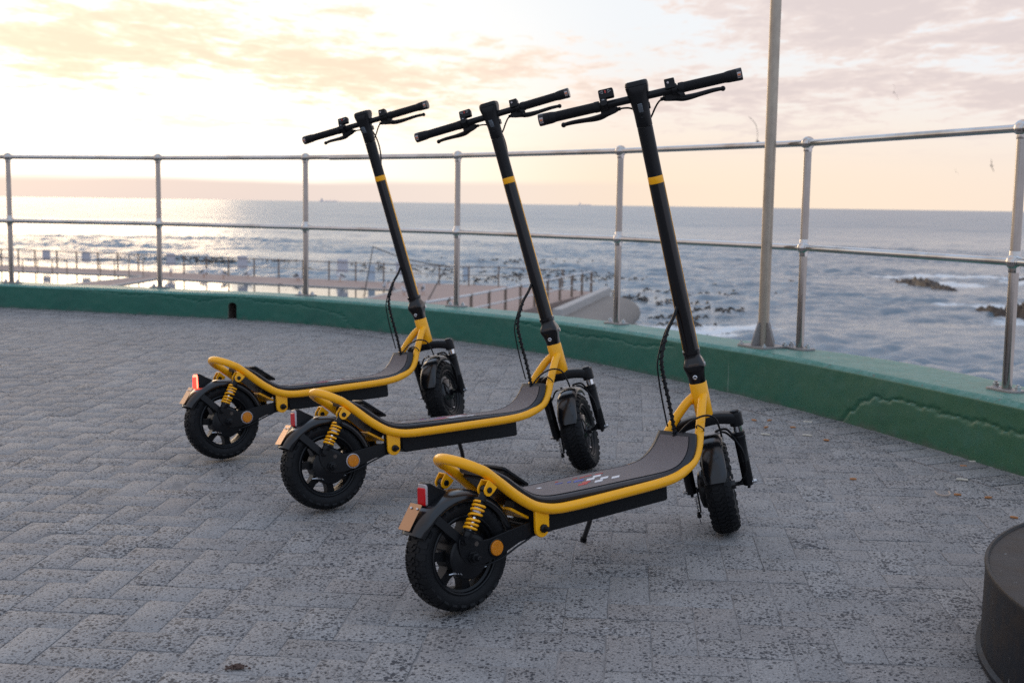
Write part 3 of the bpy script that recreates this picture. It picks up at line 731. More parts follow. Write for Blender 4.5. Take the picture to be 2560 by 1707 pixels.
# --- lugs for the swing arm with pivot bolts
for s_ in (-1, 1):
    out = [(0.168, 0.204), (0.208, 0.197), (0.2065, 0.160)] + [(0.187 + 0.0195 * math.cos(R(a)), 0.1555 + 0.0195 * math.sin(R(a))) for a in range(0, -181, -20)]
    out = [(x + SH * z, z) for x, z in out]
    lug = part('pivot_lug', MB().prism(out, (0, 0, 0), X_, Z_, Vector((0, s_, 0)), 0.0755, 0.0835), 'yellow_paint', bevel=0.0012)
    b = MB().lathe([(0, 0.083), (0.0095, 0.083), (0.0095, 0.089), (0.0075, 0.091), (0.006, 0.0915), (0.0052, 0.104), (0.004, 0.1055), (0, 0.1055)], S(0.188, 0, 0.156), (0, s_, 0), 18)
    part('pivot_bolt', b, 'black_metal', lug)
part('cross_brace', MB().prism([(-0.035, -0.058), (0.022, -0.058), (0.022, 0.058), (-0.035, 0.058)], S(0.150, 0, 0.190), (0.86, 0, -0.5), Y_, (0.5, 0, 0.86), -0.003, 0.003), 'yellow_paint', bevel=0.001)
part('cable_junction', MB().box(S(0.150, -0.038, 0.205), (0.042, 0.032, 0.018), ((Vector((0.86, 0, -0.5))), Y_, Vector((0.5, 0, 0.86)))), 'black_plastic', bevel=0.002)
# --- battery box
bx = [(0.228 + SH * 0.15, 0.139), (0.222, 0.150), (0.225, 0.202), (0.605, 0.206), (0.611, 0.202), (0.612, 0.149), (0.607, 0.1455)]
box_o = part('battery_box', MB().prism([(x + SH * z, z) for x, z in bx], (0, 0, 0), X_, Z_, Y_, -0.063, 0.063), 'black_plastic', bevel=0.003)
part('box_edge', MB().prism([(0.236, 0.1775), (0.603, 0.1815), (0.603, 0.1795), (0.236, 0.1755)], (0, 0, 0), X_, Z_, Y_, -0.0638, 0.0638), 'black_metal', box_o)
# --- deck: rubber edged board with upturned ends, grip tape on top
prof = [(0.066, 0.3035), (0.084, 0.2980), (0.111, 0.2830), (0.139, 0.2610), (0.165, 0.2405), (0.188, 0.2275), (0.214, 0.2210), (0.250, 0.2188), (0.35, 0.2185), (0.45, 0.2185), (0.54, 0.2178), (0.598, 0.2182), (0.635, 0.2220), (0.662, 0.2300), (0.685, 0.2450), (0.7005, 0.2640), (0.7090, 0.2820), (0.7135, 0.2960)]
pw = [0.048, 0.055, 0.060, 0.064, 0.069, 0.074, 0.079, 0.084, 0.089, 0.090, 0.089, 0.087, 0.084, 0.080, 0.076, 0.071, 0.066, 0.061]
pp = catmull([S(x, w_, z) for (x, z), w_ in zip(prof, pw)], 4)
rings = []; tape = []
for i, q in enumerate(pp):
    t = (pp[min(i + 1, len(pp) - 1)] - pp[max(i - 1, 0)]); t = Vector((t.x, 0, t.z)).normalized(); n = Vector((-t.z, 0, t.x))
    w_ = q.y; c = Vector((q.x, 0, q.z))
    sec = [(-w_, -0.014), (-w_ - 0.001, -0.006), (-w_ + 0.003, -0.002), (-w_ + 0.015, 0.0004), (0, 0.0002), (w_ - 0.015, 0.0004), (w_ - 0.003, -0.002), (w_ + 0.001, -0.006), (w_, -0.014), (w_ - 0.006, -0.018), (-w_ + 0.006, -0.018)]
    rings.append([c + LEFT * y + n * h for y, h in sec])
    if 0.088 < q.x < 0.7175: tape.append([c + LEFT * y + n * 0.0012 for y in (-w_ + 0.0155, -w_ * 0.4, 0, w_ * 0.4, w_ - 0.0155)])
deck = part('deck', MB().loft(rings), 'deck_rubber', angle=50)
part('grip_tape', MB().grid(tape), 'grip_tape', deck)
part('tape_edge', MB().tube([r_[0] + Vector((0, 0, 0.0002)) for r_ in tape], 0.0007, 6).tube([r_[-1] + Vector((0, 0, 0.0002)) for r_ in tape], 0.0007, 6), 'grip_rubber', deck)
# printed graphic on the tape: pale checker blocks, blue and red lettering blocks
def print_block(name, cx_, cy_, lx_, ly_, m, sk=1.1):
    p = MB(); o = S(cx_, cy_, 0.2186)
    q = [(-lx_ / 2 - sk * ly_ / 2, -ly_ / 2), (lx_ / 2 - sk * ly_ / 2, -ly_ / 2), (lx_ / 2 + sk * ly_ / 2, ly_ / 2), (-lx_ / 2 + sk * ly_ / 2, ly_ / 2)]
    p.prism(q, o, X_, Y_, Z_, 0.0010, 0.0019); return part(name, p, m, deck)
for cx_, cy_ in ((0.458, 0.023), (0.421, 0.006), (0.452, -0.009), (0.415, -0.028), (0.474, -0.025)): print_block('white_checker', cx_, cy_, 0.026, 0.0155, 'white_print')
for cx_, cy_, l, w_ in ((0.390, 0.014, 0.032, 0.014), (0.366, 0.022, 0.012, 0.010), (0.340, 0.029, 0.024, 0.0045)): print_block('blue_lettering', cx_, cy_, l, w_, 'blue_print')
for cx_, cy_, l, w_ in ((0.388, -0.014, 0.026, 0.012), (0.366, -0.026, 0.030, 0.013), (0.481, 0.040, 0.028, 0.0045), (0.448, 0.043, 0.022, 0.005), (0.425, 0.040, 0.016, 0.006), (0.405, 0.044, 0.016, 0.004), (0.349, 0.048, 0.010, 0.004)): print_block('red_lettering', cx_, cy_, l, w_, 'red_print')
print_block('warning_sticker', 0.274, 0.025, 0.011, 0.008, 'white_print', 0)
# raised foot pad on the rear slope
pd_a, pd_b = S(0.116, 0, 0.2925), S(0.188, 0, 0.2425); pt = (pd_b - pd_a).normalized(); pn = Vector((-pt.z, 0, pt.x))
pad = part('foot_pad', MB().prism(rrect((pd_b - pd_a).length / 2, 0.040, 0.008), (pd_a + pd_b) / 2 + pn * 0.0045, pt, Y_, pn, -0.003, 0.0035), 'black_plastic', bevel=0.0012)
for s_ in (-1, 1): part('pad_leg', MB().box((pd_a + pd_b) / 2 + pt * 0.03 * s_, (0.008, 0.07, 0.008), (pt, Y_, pn)), 'black_metal', pad)
# under-tray behind the deck
tr = [S(0.075, 0, 0.283), S(0.110, 0, 0.262), S(0.150, 0, 0.228), S(0.185, 0, 0.204)]
rg = []
for i, q in enumerate(tr):
    t = (tr[min(i + 1, 3)] - tr[max(i - 1, 0)]).normalized(); n = Vector((-t.z, 0, t.x)); hh = (0.008, 0.014, 0.016, 0.012)[i]
    rg.append([q + LEFT * a + n * b for a, b in ((-0.050, -hh), (0.050, -hh), (0.050, hh), (-0.050, hh))])
part('controller_cover', MB().loft(rg), 'black_plastic', bevel=0.003)

# --- rear swing arm, shocks, wheel, fender, lamp and plate
arm_out = [(0.196, 0.170), (0.168, 0.173), (0.086, 0.163), (0.050, 0.157), (0.028, 0.157), (0.006, 0.168), (-0.006, 0.176), (-0.024, 0.177), (-0.033, 0.168), (-0.034, 0.150), (-0.030, 0.134), (-0.018, 0.117), (0.006, 0.107), (0.038, 0.107), (0.075, 0.114), (0.133, 0.134), (0.168, 0.138), (0.196, 0.142)]
for s_ in (-1, 1):
    a_ = part('swing_arm', MB().prism([(x + SH * z, z) for x, z in arm_out], (0, 0, 0), X_, Z_, Vector((0, s_, 0)), 0.0620, 0.0690), 'black_metal', bevel=0.0012)
    part('axle_nut', MB().lathe([(0, 0.068), (0.0135, 0.068), (0.0135, 0.072), (0.0105, 0.0725), (0.0105, 0.082), (0.006, 0.083), (0.006, 0.094), (0.0045, 0.0955), (0, 0.0955)], RW0, (0, s_, 0), 6), 'black_metal', a_)
    part('plate_bolt', MB().lathe([(0, 0.068), (0.008, 0.068), (0.008, 0.072), (0.005, 0.075), (0, 0.0752)], S(-0.022, 0, 0.164), (0, s_, 0), 14), 'black_metal', a_)
    part('plate_hole', MB().lathe([(0, 0.0693), (0.0055, 0.0693), (0.0055, 0.0685)], S(0.012, 0, 0.153), (0, s_, 0), 14), 'drain_dark', a_)
    part('reflector', MB().lathe([(0, 0.0755), (0.0152, 0.0752), (0.0164, 0.0742), (0.0175, 0.069)], S(0.064, 0, 0.1345), (0, s_, 0), 32), 'amber_lens', a_)
    part('reflector_rim', MB().lathe([(0.0175, 0.0685), (0.0205, 0.0685), (0.0205, 0.0715), (0.0182, 0.0728), (0.0175, 0.0715)], S(0.064, 0, 0.1345), (0, s_, 0), 32), 'black_plastic', a_)
    # shock absorber
    y = s_ * 0.0765
    top, bot = S(0.036, y, 0.266), S(-0.022, y, 0.170); u = (top - bot).normalized(); L = (top - bot).length
    sh_ = part('shock_absorber', MB().lathe([(0, 0.004), (0.009, 0.004), (0.0105, 0.008), (0.0105, 0.016), (0.0125, 0.017), (0.0125, 0.020), (0.004, 0.021), (0.004, L * 0.44), (0.0085, L * 0.45), (0.0088, L * 0.76), (0.0128, L * 0.765), (0.0128, L * 0.80), (0.0095, L * 0.81), (0.0085, L * 0.93), (0, L * 0.93)], bot, u, 20), 'black_metal')
    part('rod', MB().tube([bot + u * 0.0205, bot + u * L * 0.47], 0.0046, 14), 'chrome', sh_)
    part('shock_label', MB().lathe([(0.0090, L * 0.53), (0.0090, L * 0.63)], bot, u, 20), 'white_print', sh_)
    e = Vector((0, 1, 0)); g = u.cross(e); hel = []; turns = 6.3; N = 130
    for k in range(N + 1):
        t = k / N; a = 2 * math.pi * turns * t + 0.6
        # dead coils bunched at both ends
        q = 0.5 + 0.5 * math.copysign(abs(2 * t - 1) ** 0.82, 2 * t - 1)
        hel.append(bot + u * (0.0225 + q * (L * 0.765 - 0.0255)) + (e * math.cos(a) + g * math.sin(a)) * 0.0130)
    part('spring', MB().tube(hel, 0.0027, 8), 'yellow_paint', sh_)
    part('shock_eye', MB().lathe([(0, -0.008), (0.0095, -0.008), (0.0095, 0.008), (0, 0.008)], top, Y_, 18), 'black_metal', sh_); part('shock_eye', MB().lathe([(0, -0.008), (0.0085, -0.008), (0.0085, 0.008), (0, 0.008)], bot, Y_, 18), 'black_metal', sh_)
    # yellow clevis under the tube
    du = S(1, 0, -0.72).normalized(); dn_ = Vector((-du.z, 0, du.x))
    cl_ = MB(); ctr = top
    ol = [(-0.0125, 0.018), (0.016, 0.015), (0.0145, 0.004)] + [(0.0125 * math.cos(R(a)), 0.0125 * math.sin(R(a)) - 0.001) for a in range(0, -181, -30)]
    for q in (-1, 1): cl_.prism(ol, ctr + LEFT * (0.0115 * q), du, dn_, Y_, -0.0018, 0.0018)
    cl_.prism([(-0.0125, 0.0150), (0.015, 0.0125), (0.015, 0.0155), (-0.0125, 0.0180)], ctr, du, dn_, Y_, -0.0117, 0.0117)
    cv = part('shock_clevis', cl_, 'yellow_paint', bevel=0.0006)
    part('clevis_bolt', MB().lathe([(0, -0.0165), (0.0055, -0.0165), (0.0065, -0.0155), (0.0065, 0.0155), (0.0055, 0.0165), (0, 0.0165)], top, Y_, 16), 'black_metal', cv)
part('arm_bridge', MB().tube([S(0.150, -0.063, 0.155), S(0.150, 0.063, 0.155)], 0.010, 14).tube([S(0.190, -0.076, 0.156), S(0.190, 0.076, 0.156)], 0.009, 14), 'black_metal')

m = MB(); rim_lathe(m, RWC)
for k in range(7):
    a = 2 * math.pi * k / 7 + 0.35; d = Vector((math.cos(a), 0, math.sin(a))); g = Vector((-math.sin(a), 0, math.cos(a)))
    m.loft([[RWC + d * r_ + g * x + LEFT * y for x, y in ((-w1, -h1), (w1, -h1), (w1, h1), (-w1, h1))] for r_, w1, h1 in ((0.040, 0.0125, 0.016), (0.058, 0.0095, 0.013), (0.0745, 0.0110, 0.012))])
rw = part('rear_wheel', m, 'black_metal')
part('tyre', make_tyre(RWC), 'rubber', rw, angle=28)
part('hub', MB().lathe([(0, -0.030), (0.018, -0.030), (0.020, -0.026), (0.042, -0.022), (0.044, 0.020), (0.020, 0.026), (0.018, 0.034), (0, 0.034)], RWC, Y_, 40), 'black_metal', rw)
part('brake_drum', MB().lathe([(0, -0.052), (0.026, -0.052), (0.032, -0.049), (0.047, -0.046), (0.0505, -0.042), (0.0505, -0.024), (0.044, -0.022)], RWC, Y_, 40), 'black_metal', rw)
m = MB().tube([S(-0.055, -0.056, 0.098), S(0.045, -0.056, 0.096)], 0.0018, 8)
bl = part('brake_linkage', m, 'zinc')
hel = [S(-0.022 + 0.040 * k / 90, -0.056 + 0.0042 * math.cos(k * 0.9), 0.0975 + 0.0042 * math.sin(k * 0.9)) for k in range(91)]
part('return_spring', MB().tube(hel, 0.0009, 6), 'zinc', bl)
part('adjuster', MB().lathe([(0, 0), (0.0042, 0), (0.0042, 0.008), (0.0062, 0.008), (0.0062, 0.014), (0, 0.014)], S(-0.043, -0.056, 0.098), X_, 6).lathe([(0, -0.006), (0.0055, -0.006), (0.0055, 0.006), (0, 0.006)], S(-0.024, -0.056, 0.0975), Y_, 12), 'zinc', bl)
part('brake_arm', MB().prism([(-0.030, 0.090), (-0.018, 0.090), (-0.006, 0.118), (0.008, 0.132), (-0.006, 0.138), (-0.018, 0.122)], (0, 0, 0), X_, Z_, Y_, -0.058, -0.054), 'black_metal')
part('rear_brake_cable', MB().tube(catmull([S(0.030, -0.056, 0.097), S(0.075, -0.0715, 0.1095), S(0.12, -0.0715, 0.126), S(0.160, -0.0710, 0.139), S(0.20, -0.058, 0.152)], 8), 0.0022, 8), 'black_plastic')
# fender
sec = [(-0.0405, 0.1175), (-0.0415, 0.1235), (-0.0385, 0.1300), (-0.0300, 0.1355), (-0.016, 0.1380), (0.0, 0.1388), (0.016, 0.1380), (0.0300, 0.1355), (0.0385, 0.1300), (0.0415, 0.1235), (0.0405, 0.1175)]
inner = [(y * 0.95, r_ - 0.0022) for y, r_ in reversed(sec)]
rg = []
for k in range(37):
    a = R(12 + (153 - 12) * k / 36); d = Vector((math.cos(a), 0, math.sin(a)))
    fl = max(0, k - 28) / 8; tip = max(0, (k - 33)) / 3
    rg.append([RWC + d * (r_ + 0.003 * fl - (0.002 if abs(y) > 0.03 else 0) * tip) + LEFT * y * (1 - 0.16 * tip) for y, r_ in sec + inner])
part('rear_fender', MB().loft(rg), 'fender_plastic', angle=40)
for s_ in (-1, 1):
    p0, p1 = S(-0.082, s_ * 0.0435 - 0.010, 0.222), S(-0.022, s_ * 0.064, 0.164); d = (p1 - p0).normalized(); up = Vector((0.62, 0, 0.78)); up = (up - d * up.dot(d)).normalized(); nn = d.cross(up)
    part('fender_stay', MB().box((p0 + p1) / 2, ((p1 - p0).length, 0.019, 0.003), (d, up, nn)), 'black_metal', bevel=0.0006)
# tail lamp
hou = [[S(x, y - 0.007, z) for y, z in ring] for x, ring in (
    (-0.022, [(-0.008, 0.258), (0.008, 0.258), (0.008, 0.266), (-0.008, 0.266)]),
    (-0.050, [(-0.012, 0.250), (0.012, 0.250), (0.012, 0.280), (-0.012, 0.280)]),
    (-0.068, [(-0.0145, 0.240), (0.0145, 0.240), (0.0145, 0.2905), (-0.0145, 0.2905)]),
    (-0.076, [(-0.0145, 0.242), (0.0145, 0.242), (0.0145, 0.2905), (-0.0145, 0.2905)]))]
th = part('tail_lamp_housing', MB().loft(hou), 'black_plastic', bevel=0.002)
part('red_lens', MB().prism([(q[0], q[1]) for q in rrect(0.0136, 0.0190, 0.004)], S(-0.0765, -0.007, 0.2620), Y_, Vector((0.05, 0, 1)), Vector((-1, 0, 0.05)), -0.001, 0.007), 'red_lens', th, bevel=0.0018)
part('clear_lens', MB().prism(rrect(0.0140, 0.0228, 0.005), S(-0.0755, -0.007, 0.2655), Y_, Vector((0.05, 0, 1)), Vector((-1, 0, 0.05)), -0.001, 0.0055), 'clear_lens', th, bevel=0.0012)
# number plate
pa, pb = S(-0.0935, -0.006, 0.2500), S(-0.1310, -0.006, 0.1970); pt = (pb - pa).normalized(); pn = Vector((pt.z, 0, -pt.x))
npl = part('number_plate', MB().prism(rrect((pb - pa).length / 2 * 0.94, 0.0205, 0.002, 2), (pa + pb) / 2 + Vector((0.002, 0.003, 0.0)), pt, Y_, pn, -0.0008, 0.0008), 'plate_metal', bevel=0.0003)
for s_ in (-1, 1): part('plate_screw', MB().lathe([(0, 0.0026), (0.0022, 0.0024), (0.003, 0.0008)], pa + pt * 0.012 + LEFT * 0.011 * s_, pn if pn.x < 0 else -pn, 12), 'zinc', npl)

# --- folding joint and stem
def srect(a, b, r, n=6): return rrect(a, b, r, n)
def ring_at(s_, a, b, r, f=0.0): return [A(s_, f + x, y) for x, y in srect(a, b, r)]
jt = part('folding_joint', MB().loft([ring_at(0.0885, 0.0215, 0.0215, 0.0205), ring_at(0.106, 0.022, 0.0218, 0.016), ring_at(0.122, 0.0255, 0.0245, 0.012), ring_at(0.132, 0.0285, 0.0268, 0.010, -0.001), ring_at(0.140, 0.0285, 0.0268, 0.010, -0.001), ring_at(0.152, 0.0235, 0.0225, 0.012), ring_at(0.158, 0.0215, 0.0205, 0.014), ring_at(0.166, 0.0215, 0.0205, 0.014), ring_at(0.168, 0.0235, 0.0220, 0.014), ring_at(0.176, 0.0235, 0.0220, 0.014)]), 'gloss_black', steer=True, angle=45)
part('joint_slot', MB().box(A(0.1415, -0.0275, 0), (0.0044, 0.026, 0.006), (AXF, LEFT, AXU)), 'drain_dark', jt, bevel=0.001)
part('joint_bolt', MB().lathe([(0.0022, 0.0012), (0.0022, 0.0030), (0.0042, 0.0034), (0.0060, 0.0022), (0.0062, -0.002)], A(0.108, -0.0222, 0.003), -AXF, 18), 'zinc', jt)
part('hinge_pin', MB().tube([A(0.128, 0.018, -0.028), A(0.128, 0.018, 0.028)], 0.006, 14), 'zinc', jt)
st = part('stem', MB().loft([ring_at(s_, 0.0207 - 0.0015 * t, 0.0199 - 0.0012 * t, 0.0184) for s_, t in ((0.170, 0), (0.40, 0.5), (0.614, 1))]), 'gloss_black', steer=True, angle=50)
part('stem_upper', MB().loft([ring_at(0.628, 0.0192, 0.0187, 0.0184), ring_at(0.70, 0.0192, 0.0189, 0.0184), ring_at(0.7535, 0.0194, 0.0192, 0.0184)]), 'black_metal', st, angle=50)
part('yellow_band', MB().loft([ring_at(0.612, 0.0196, 0.0191, 0.0184), ring_at(0.6135, 0.0199, 0.0194, 0.0186), ring_at(0.6285, 0.0199, 0.0194, 0.0186), ring_at(0.630, 0.0196, 0.0191, 0.0184)], cap=False), 'yellow_paint', st, angle=50)
for s_ in (-1, 1):
    rr = []
    for q in (0.178, 0.40, 0.613):
        t = (q - 0.17) / 0.444; hw = 0.0199 - 0.0012 * t
        rr.append([A(q, x, s_ * (hw + y)) for x, y in ((-0.0042, -0.001), (0.0042, -0.001), (0.0042, 0.0007), (-0.0042, 0.0007))])
    part('side_stripe', MB().loft(rr), 'yellow_paint', st)
for q in (0.737, 0.715): part('stem_screw', MB().lathe([(0, 0.0004), (0.0022, 0.0004), (0.0030, 0.001), (0.0036, 0.0004), (0.0038, -0.001)], A(q, -0.0193, 0), -AXF, 16), 'black_plastic', st)
hd = part('stem_head', MB().loft([ring_at(0.7545, 0.0190, 0.0188, 0.0183), ring_at(0.756, 0.0198, 0.0195, 0.0188), ring_at(0.790, 0.0202, 0.0200, 0.0188), ring_at(0.812, 0.0222, 0.0222, 0.0190, 0.001), ring_at(0.836, 0.0268, 0.0262, 0.0190, 0.003), ring_at(0.853, 0.0292, 0.0282, 0.0140, 0.005), ring_at(0.8545, 0.0284, 0.0275, 0.0140, 0.005), ring_at(0.856, 0.0292, 0.0282, 0.0140, 0.005), ring_at(0.862, 0.0285, 0.0276, 0.0140, 0.0055), ring_at(0.866, 0.0262, 0.0255, 0.0140, 0.006)]), 'black_metal', steer=True, angle=38)
part('display', MB().loft([ring_at(0.865, 0.0248, 0.0240, 0.0130, 0.006), ring_at(0.8672, 0.0240, 0.0232, 0.0128, 0.006)]), 'screen', hd)
hk = part('bag_hook', MB().loft([[A(q, -f, l) for f, l in ((f0, -0.0055), (f1, -0.0055), (f1, 0.0055), (f0, 0.0055))] for q, f0, f1 in ((0.790, 0.018, 0.0215), (0.801, 0.019, 0.031), (0.812, 0.024, 0.0345))]), 'grey_hook', hd, bevel=0.001)
part('hook_screw', MB().lathe([(0, 0.001), (0.0028, 0.0012), (0.0042, 0.0018), (0.0048, 0.001), (0.005, -0.001)], A(0.780, -0.0202, 0), -AXF, 18), 'black_plastic', hd)
part('charge_port', MB().box(A(0.802, 0.006, -0.0215), (0.022, 0.003, 0.016), (AXF, LEFT, AXU)), 'black_plastic', hd, bevel=0.001)

# --- handlebar, grips, levers, switches
SB = 0.826
hb = part('handlebar', MB().tube([A(SB, 0, -0.235), A(SB, 0, 0.235)], 0.0096, 18), 'black_metal', steer=True)
for s_ in (-1, 1):
    pr = [(0, 0.098), (0.0130, 0.098), (0.0136, 0.101), (0.0136, 0.110), (0.0128, 0.1115)]
    for k in range(30):
        y = 0.112 + 0.098 * k / 30; pr += [(0.0128, y), (0.0128, y + 0.0018), (0.0123, y + 0.0022), (0.0123, y + 0.0030)]
    pr += [(0.0128, 0.2105), (0.0142, 0.219), (0.0146, 0.224), (0.0146, 0.2265), (0.0140, 0.2270), (0.0146, 0.2275), (0.0150, 0.240)]
    gp = part('grip', MB().lathe(pr, A(SB), (0, s_, 0), 28), 'grip_rubber', steer=True, angle=30)
    part('turn_signal', MB().lathe([(0.0146, 0.2395), (0.0153, 0.241), (0.0153, 0.252), (0.0143, 0.2535), (0.0, 0.254)], A(SB), (0, s_, 0), 28), 'gloss_black', gp)
    for rr_, m_, z0, z1 in ((0.01545, 'clear_lens', -0.55, 0.42), (0.01565, 'orange_print', -0.14, 0.14), (0.01565, 'gloss_black', -0.36, -0.26)):
        q = MB(); vs = []
        for k in range(9):
            a = z0 + (z1 - z0) * k / 8
            for y in ((0.2415, 0.2505) if m_ == 'clear_lens' else (0.2425, 0.2495)): vs.append(A(SB, -rr_ * math.cos(a), s_ * y) + AXU * (rr_ * math.sin(a)))
        q.add(vs, [(2 * k, 2 * k + 1, 2 * k + 3, 2 * k + 2) for k in range(8)]); part('signal_window' if m_ == 'clear_lens' else 'signal_print', q, m_, gp)
    # lever: clamp, body, blade
    yc = s_ * 0.088
    cp = part('lever_clamp', MB().lathe([(0.0097, -0.0075), (0.0132, -0.0075), (0.0138, -0.006), (0.0138, 0.006), (0.0132, 0.0075), (0.0097, 0.0075)], A(SB, 0, yc), LEFT, 22)
              .box(A(SB - 0.014, 0.012, yc - s_ * 0.008), (0.022, 0.038, 0.020), (AXF, LEFT, AXU)), 'black_metal', steer=True, bevel=0.002)
    bl_ = catmull([A(SB - 0.019, 0.018, s_ * 0.066), A(SB - 0.022, 0.024, s_ * 0.086), A(SB - 0.0265, 0.031, s_ * 0.104), A(SB - 0.0275, 0.039, s_ * 0.126), A(SB - 0.0265, 0.047, s_ * 0.150), A(SB - 0.0255, 0.055, s_ * 0.176), A(SB - 0.026, 0.061, s_ * 0.193), A(SB - 0.027, 0.064, s_ * 0.203)], 4)
    nb = len(bl_); rr_ = [0.0062 + 0.0018 * math.sin(math.pi * min(1, k / (nb * 0.5))) if k < nb * 0.5 else 0.0062 - 0.0016 * (k - nb * 0.5) / (nb * 0.5) for k in range(nb)]
    lv = part('brake_lever', MB().tube(bl_, rr_, 12), 'black_metal', steer=True)
    ball(b_ := MB(), bl_[-1], 0.0066); part('lever_ball', b_, 'black_metal', lv)
    part('barrel_adjuster', MB().tube([A(SB - 0.016, 0.014, s_ * 0.070), A(SB - 0.017, 0.015, s_ * 0.050)], [0.0058, 0.0045], 12).tube([A(SB - 0.0163, 0.0143, s_ * 0.062), A(SB - 0.0166, 0.0146, s_ * 0.058)], 0.0068, 12), 'black_plastic', lv)
# cables at the bar
cb = [A(SB - 0.017, 0.015, 0.052), A(SB - 0.018, 0.016, 0.040), A(SB - 0.021, 0.017, 0.028), A(SB - 0.030, 0.015, 0.012)]
part('brake_cable', MB().tube(catmull(cb, 8), 0.0024, 8), 'black_plastic', steer=True)
cb = [A(SB - 0.017, 0.015, -0.052), A(SB - 0.023, 0.018, -0.043), A(SB - 0.034, 0.020, -0.033), A(SB - 0.048, 0.020, -0.023), A(SB - 0.062, 0.016, -0.012)]
part('brake_cable', MB().tube(catmull(cb, 8), 0.0024, 8), 'black_plastic', steer=True)
cb = [A(0.805, 0.018, 0.004), A(0.79, 0.040, -0.004), A(0.74, 0.046, -0.010), A(0.69, 0.036, -0.008), A(0.655, 0.018, -0.004)]
part('loom', MB().tube(catmull(cb, 8), 0.0026, 8), 'black_plastic', steer=True)
# switch pod on the left
pc = A(SB + 0.026, -0.007, 0.076); tlt = (AXF * -0.94 + AXU * 0.34).normalized(); tup = (AXU * 0.94 + AXF * 0.34).normalized()
pod = part('switch_pod', MB().prism(rrect(0.0185, 0.0115, 0.004), pc, -LEFT, tup, tlt, -0.008, 0.008), 'black_plastic', steer=True, bevel=0.0012)
part('pod_stalk', MB().prism(rrect(0.0085, 0.0135, 0.005), pc + LEFT * 0.0095 - tup * 0.016, -LEFT, tup, tlt, -0.0085, 0.0075), 'black_plastic', pod, bevel=0.001)
part('pod_clamp', MB().lathe([(0.0097, -0.0075), (0.0134, -0.0075), (0.0134, 0.0075), (0.0097, 0.0075)], A(SB, 0, 0.0855), LEFT, 22), 'black_plastic', pod)
def tri(m_, c, d):
    """open triangle arrow"""
    r_ = 0.0009; p = [c + (-LEFT) * (0.0045 * d), c + LEFT * (0.003 * d) + tup * 0.0036, c + LEFT * (0.003 * d) - tup * 0.0036]
    m_.tube(p, r_ * 0.7, 6, closed=True)
q = MB(); tri(q, pc + LEFT * 0.0105 + tup * 0.004 + tlt * 0.0083, -1); tri(q, pc - LEFT * 0.0085 + tup * 0.004 + tlt * 0.0083, 1)
part('arrow_marks', q, 'white_print', pod)
part('red_mark', MB().prism(rrect(0.0016, 0.0036, 0.0006, 2), pc + LEFT * 0.001 + tup * 0.004, -LEFT, tup, tlt, 0.0079, 0.0085), 'red_print', pod)
part('horn_mark', MB().tube([pc + LEFT * 0.0125 - tup * 0.0155 + tlt * 0.008, pc + LEFT * 0.009 - tup * 0.0140 + tlt * 0.008, pc + LEFT * 0.0065 - tup * 0.0165 + tlt * 0.008], 0.0007, 6), 'white_print', pod)
# throttle block on the right
tb = part('throttle_block', MB().prism(rrect(0.0125, 0.0125, 0.0025), A(SB + 0.014, -0.004, -0.080), -LEFT, tup, tlt, -0.010, 0.010), 'black_plastic', steer=True, bevel=0.001)
part('throttle_button', MB().lathe([(0.0030, 0), (0.0028, 0.0018), (0, 0.002)], A(SB + 0.016, -0.004, -0.076) + tlt * 0.010, tlt, 14), 'clear_lens', tb)
part('thumb_paddle', MB().loft([[A(SB - 0.010 - 0.004 * k, -0.010 - 0.006 * k, -0.096 - 0.005 * k) + AXU * a + LEFT * b for a, b in ((-0.004, -0.006), (0.004, -0.006), (0.004, 0.006), (-0.004, 0.006))] for k in range(3)]), 'black_plastic', tb, bevel=0.001)

# --- fork, front wheel, fender
LEGY = 0.0755
def leg(z, y, f=0.0): # on the leg line
    p = FWC + AXU * ((z - FWC.z) / AXU.z) + AXF * f; return Vector((p.x, y, p.z))
crown = []
cpts = [(-0.0775, 0.0), (-0.066, 0.0025), (-0.045, 0.004), (-0.022, 0.006), (0, 0.0065), (0.022, 0.006), (0.045, 0.004), (0.066, 0.0025), (0.0775, 0.0)]
legtop = leg(0.300, 0)
for y, up_ in catmull([(a, b, 0) for a, b in cpts], 3) and [(v.x, v.y) for v in catmull([(a, b, 0) for a, b in cpts], 3)]:
    t = abs(y) / 0.0775; c = A(-0.0195 + up_ * 0.6).lerp(legtop, min(1, t ** 1.4)); c = Vector((c.x, y, c.z + 0.004 * math.sin(math.pi * t)))
    a, b = 0.020 - 0.003 * t, 0.0145 + 0.002 * t ** 4
    crown.append([c + AXF * q + AXU * r_ for q, r_ in rrect(a, b, 0.008, 4)])
ck = part('fork_crown', MB().loft(crown), 'black_metal', steer=True, angle=40)
part('steerer', MB().tube([A(-0.022), A(0.002)], 0.0170, 24), 'black_metal', ck)
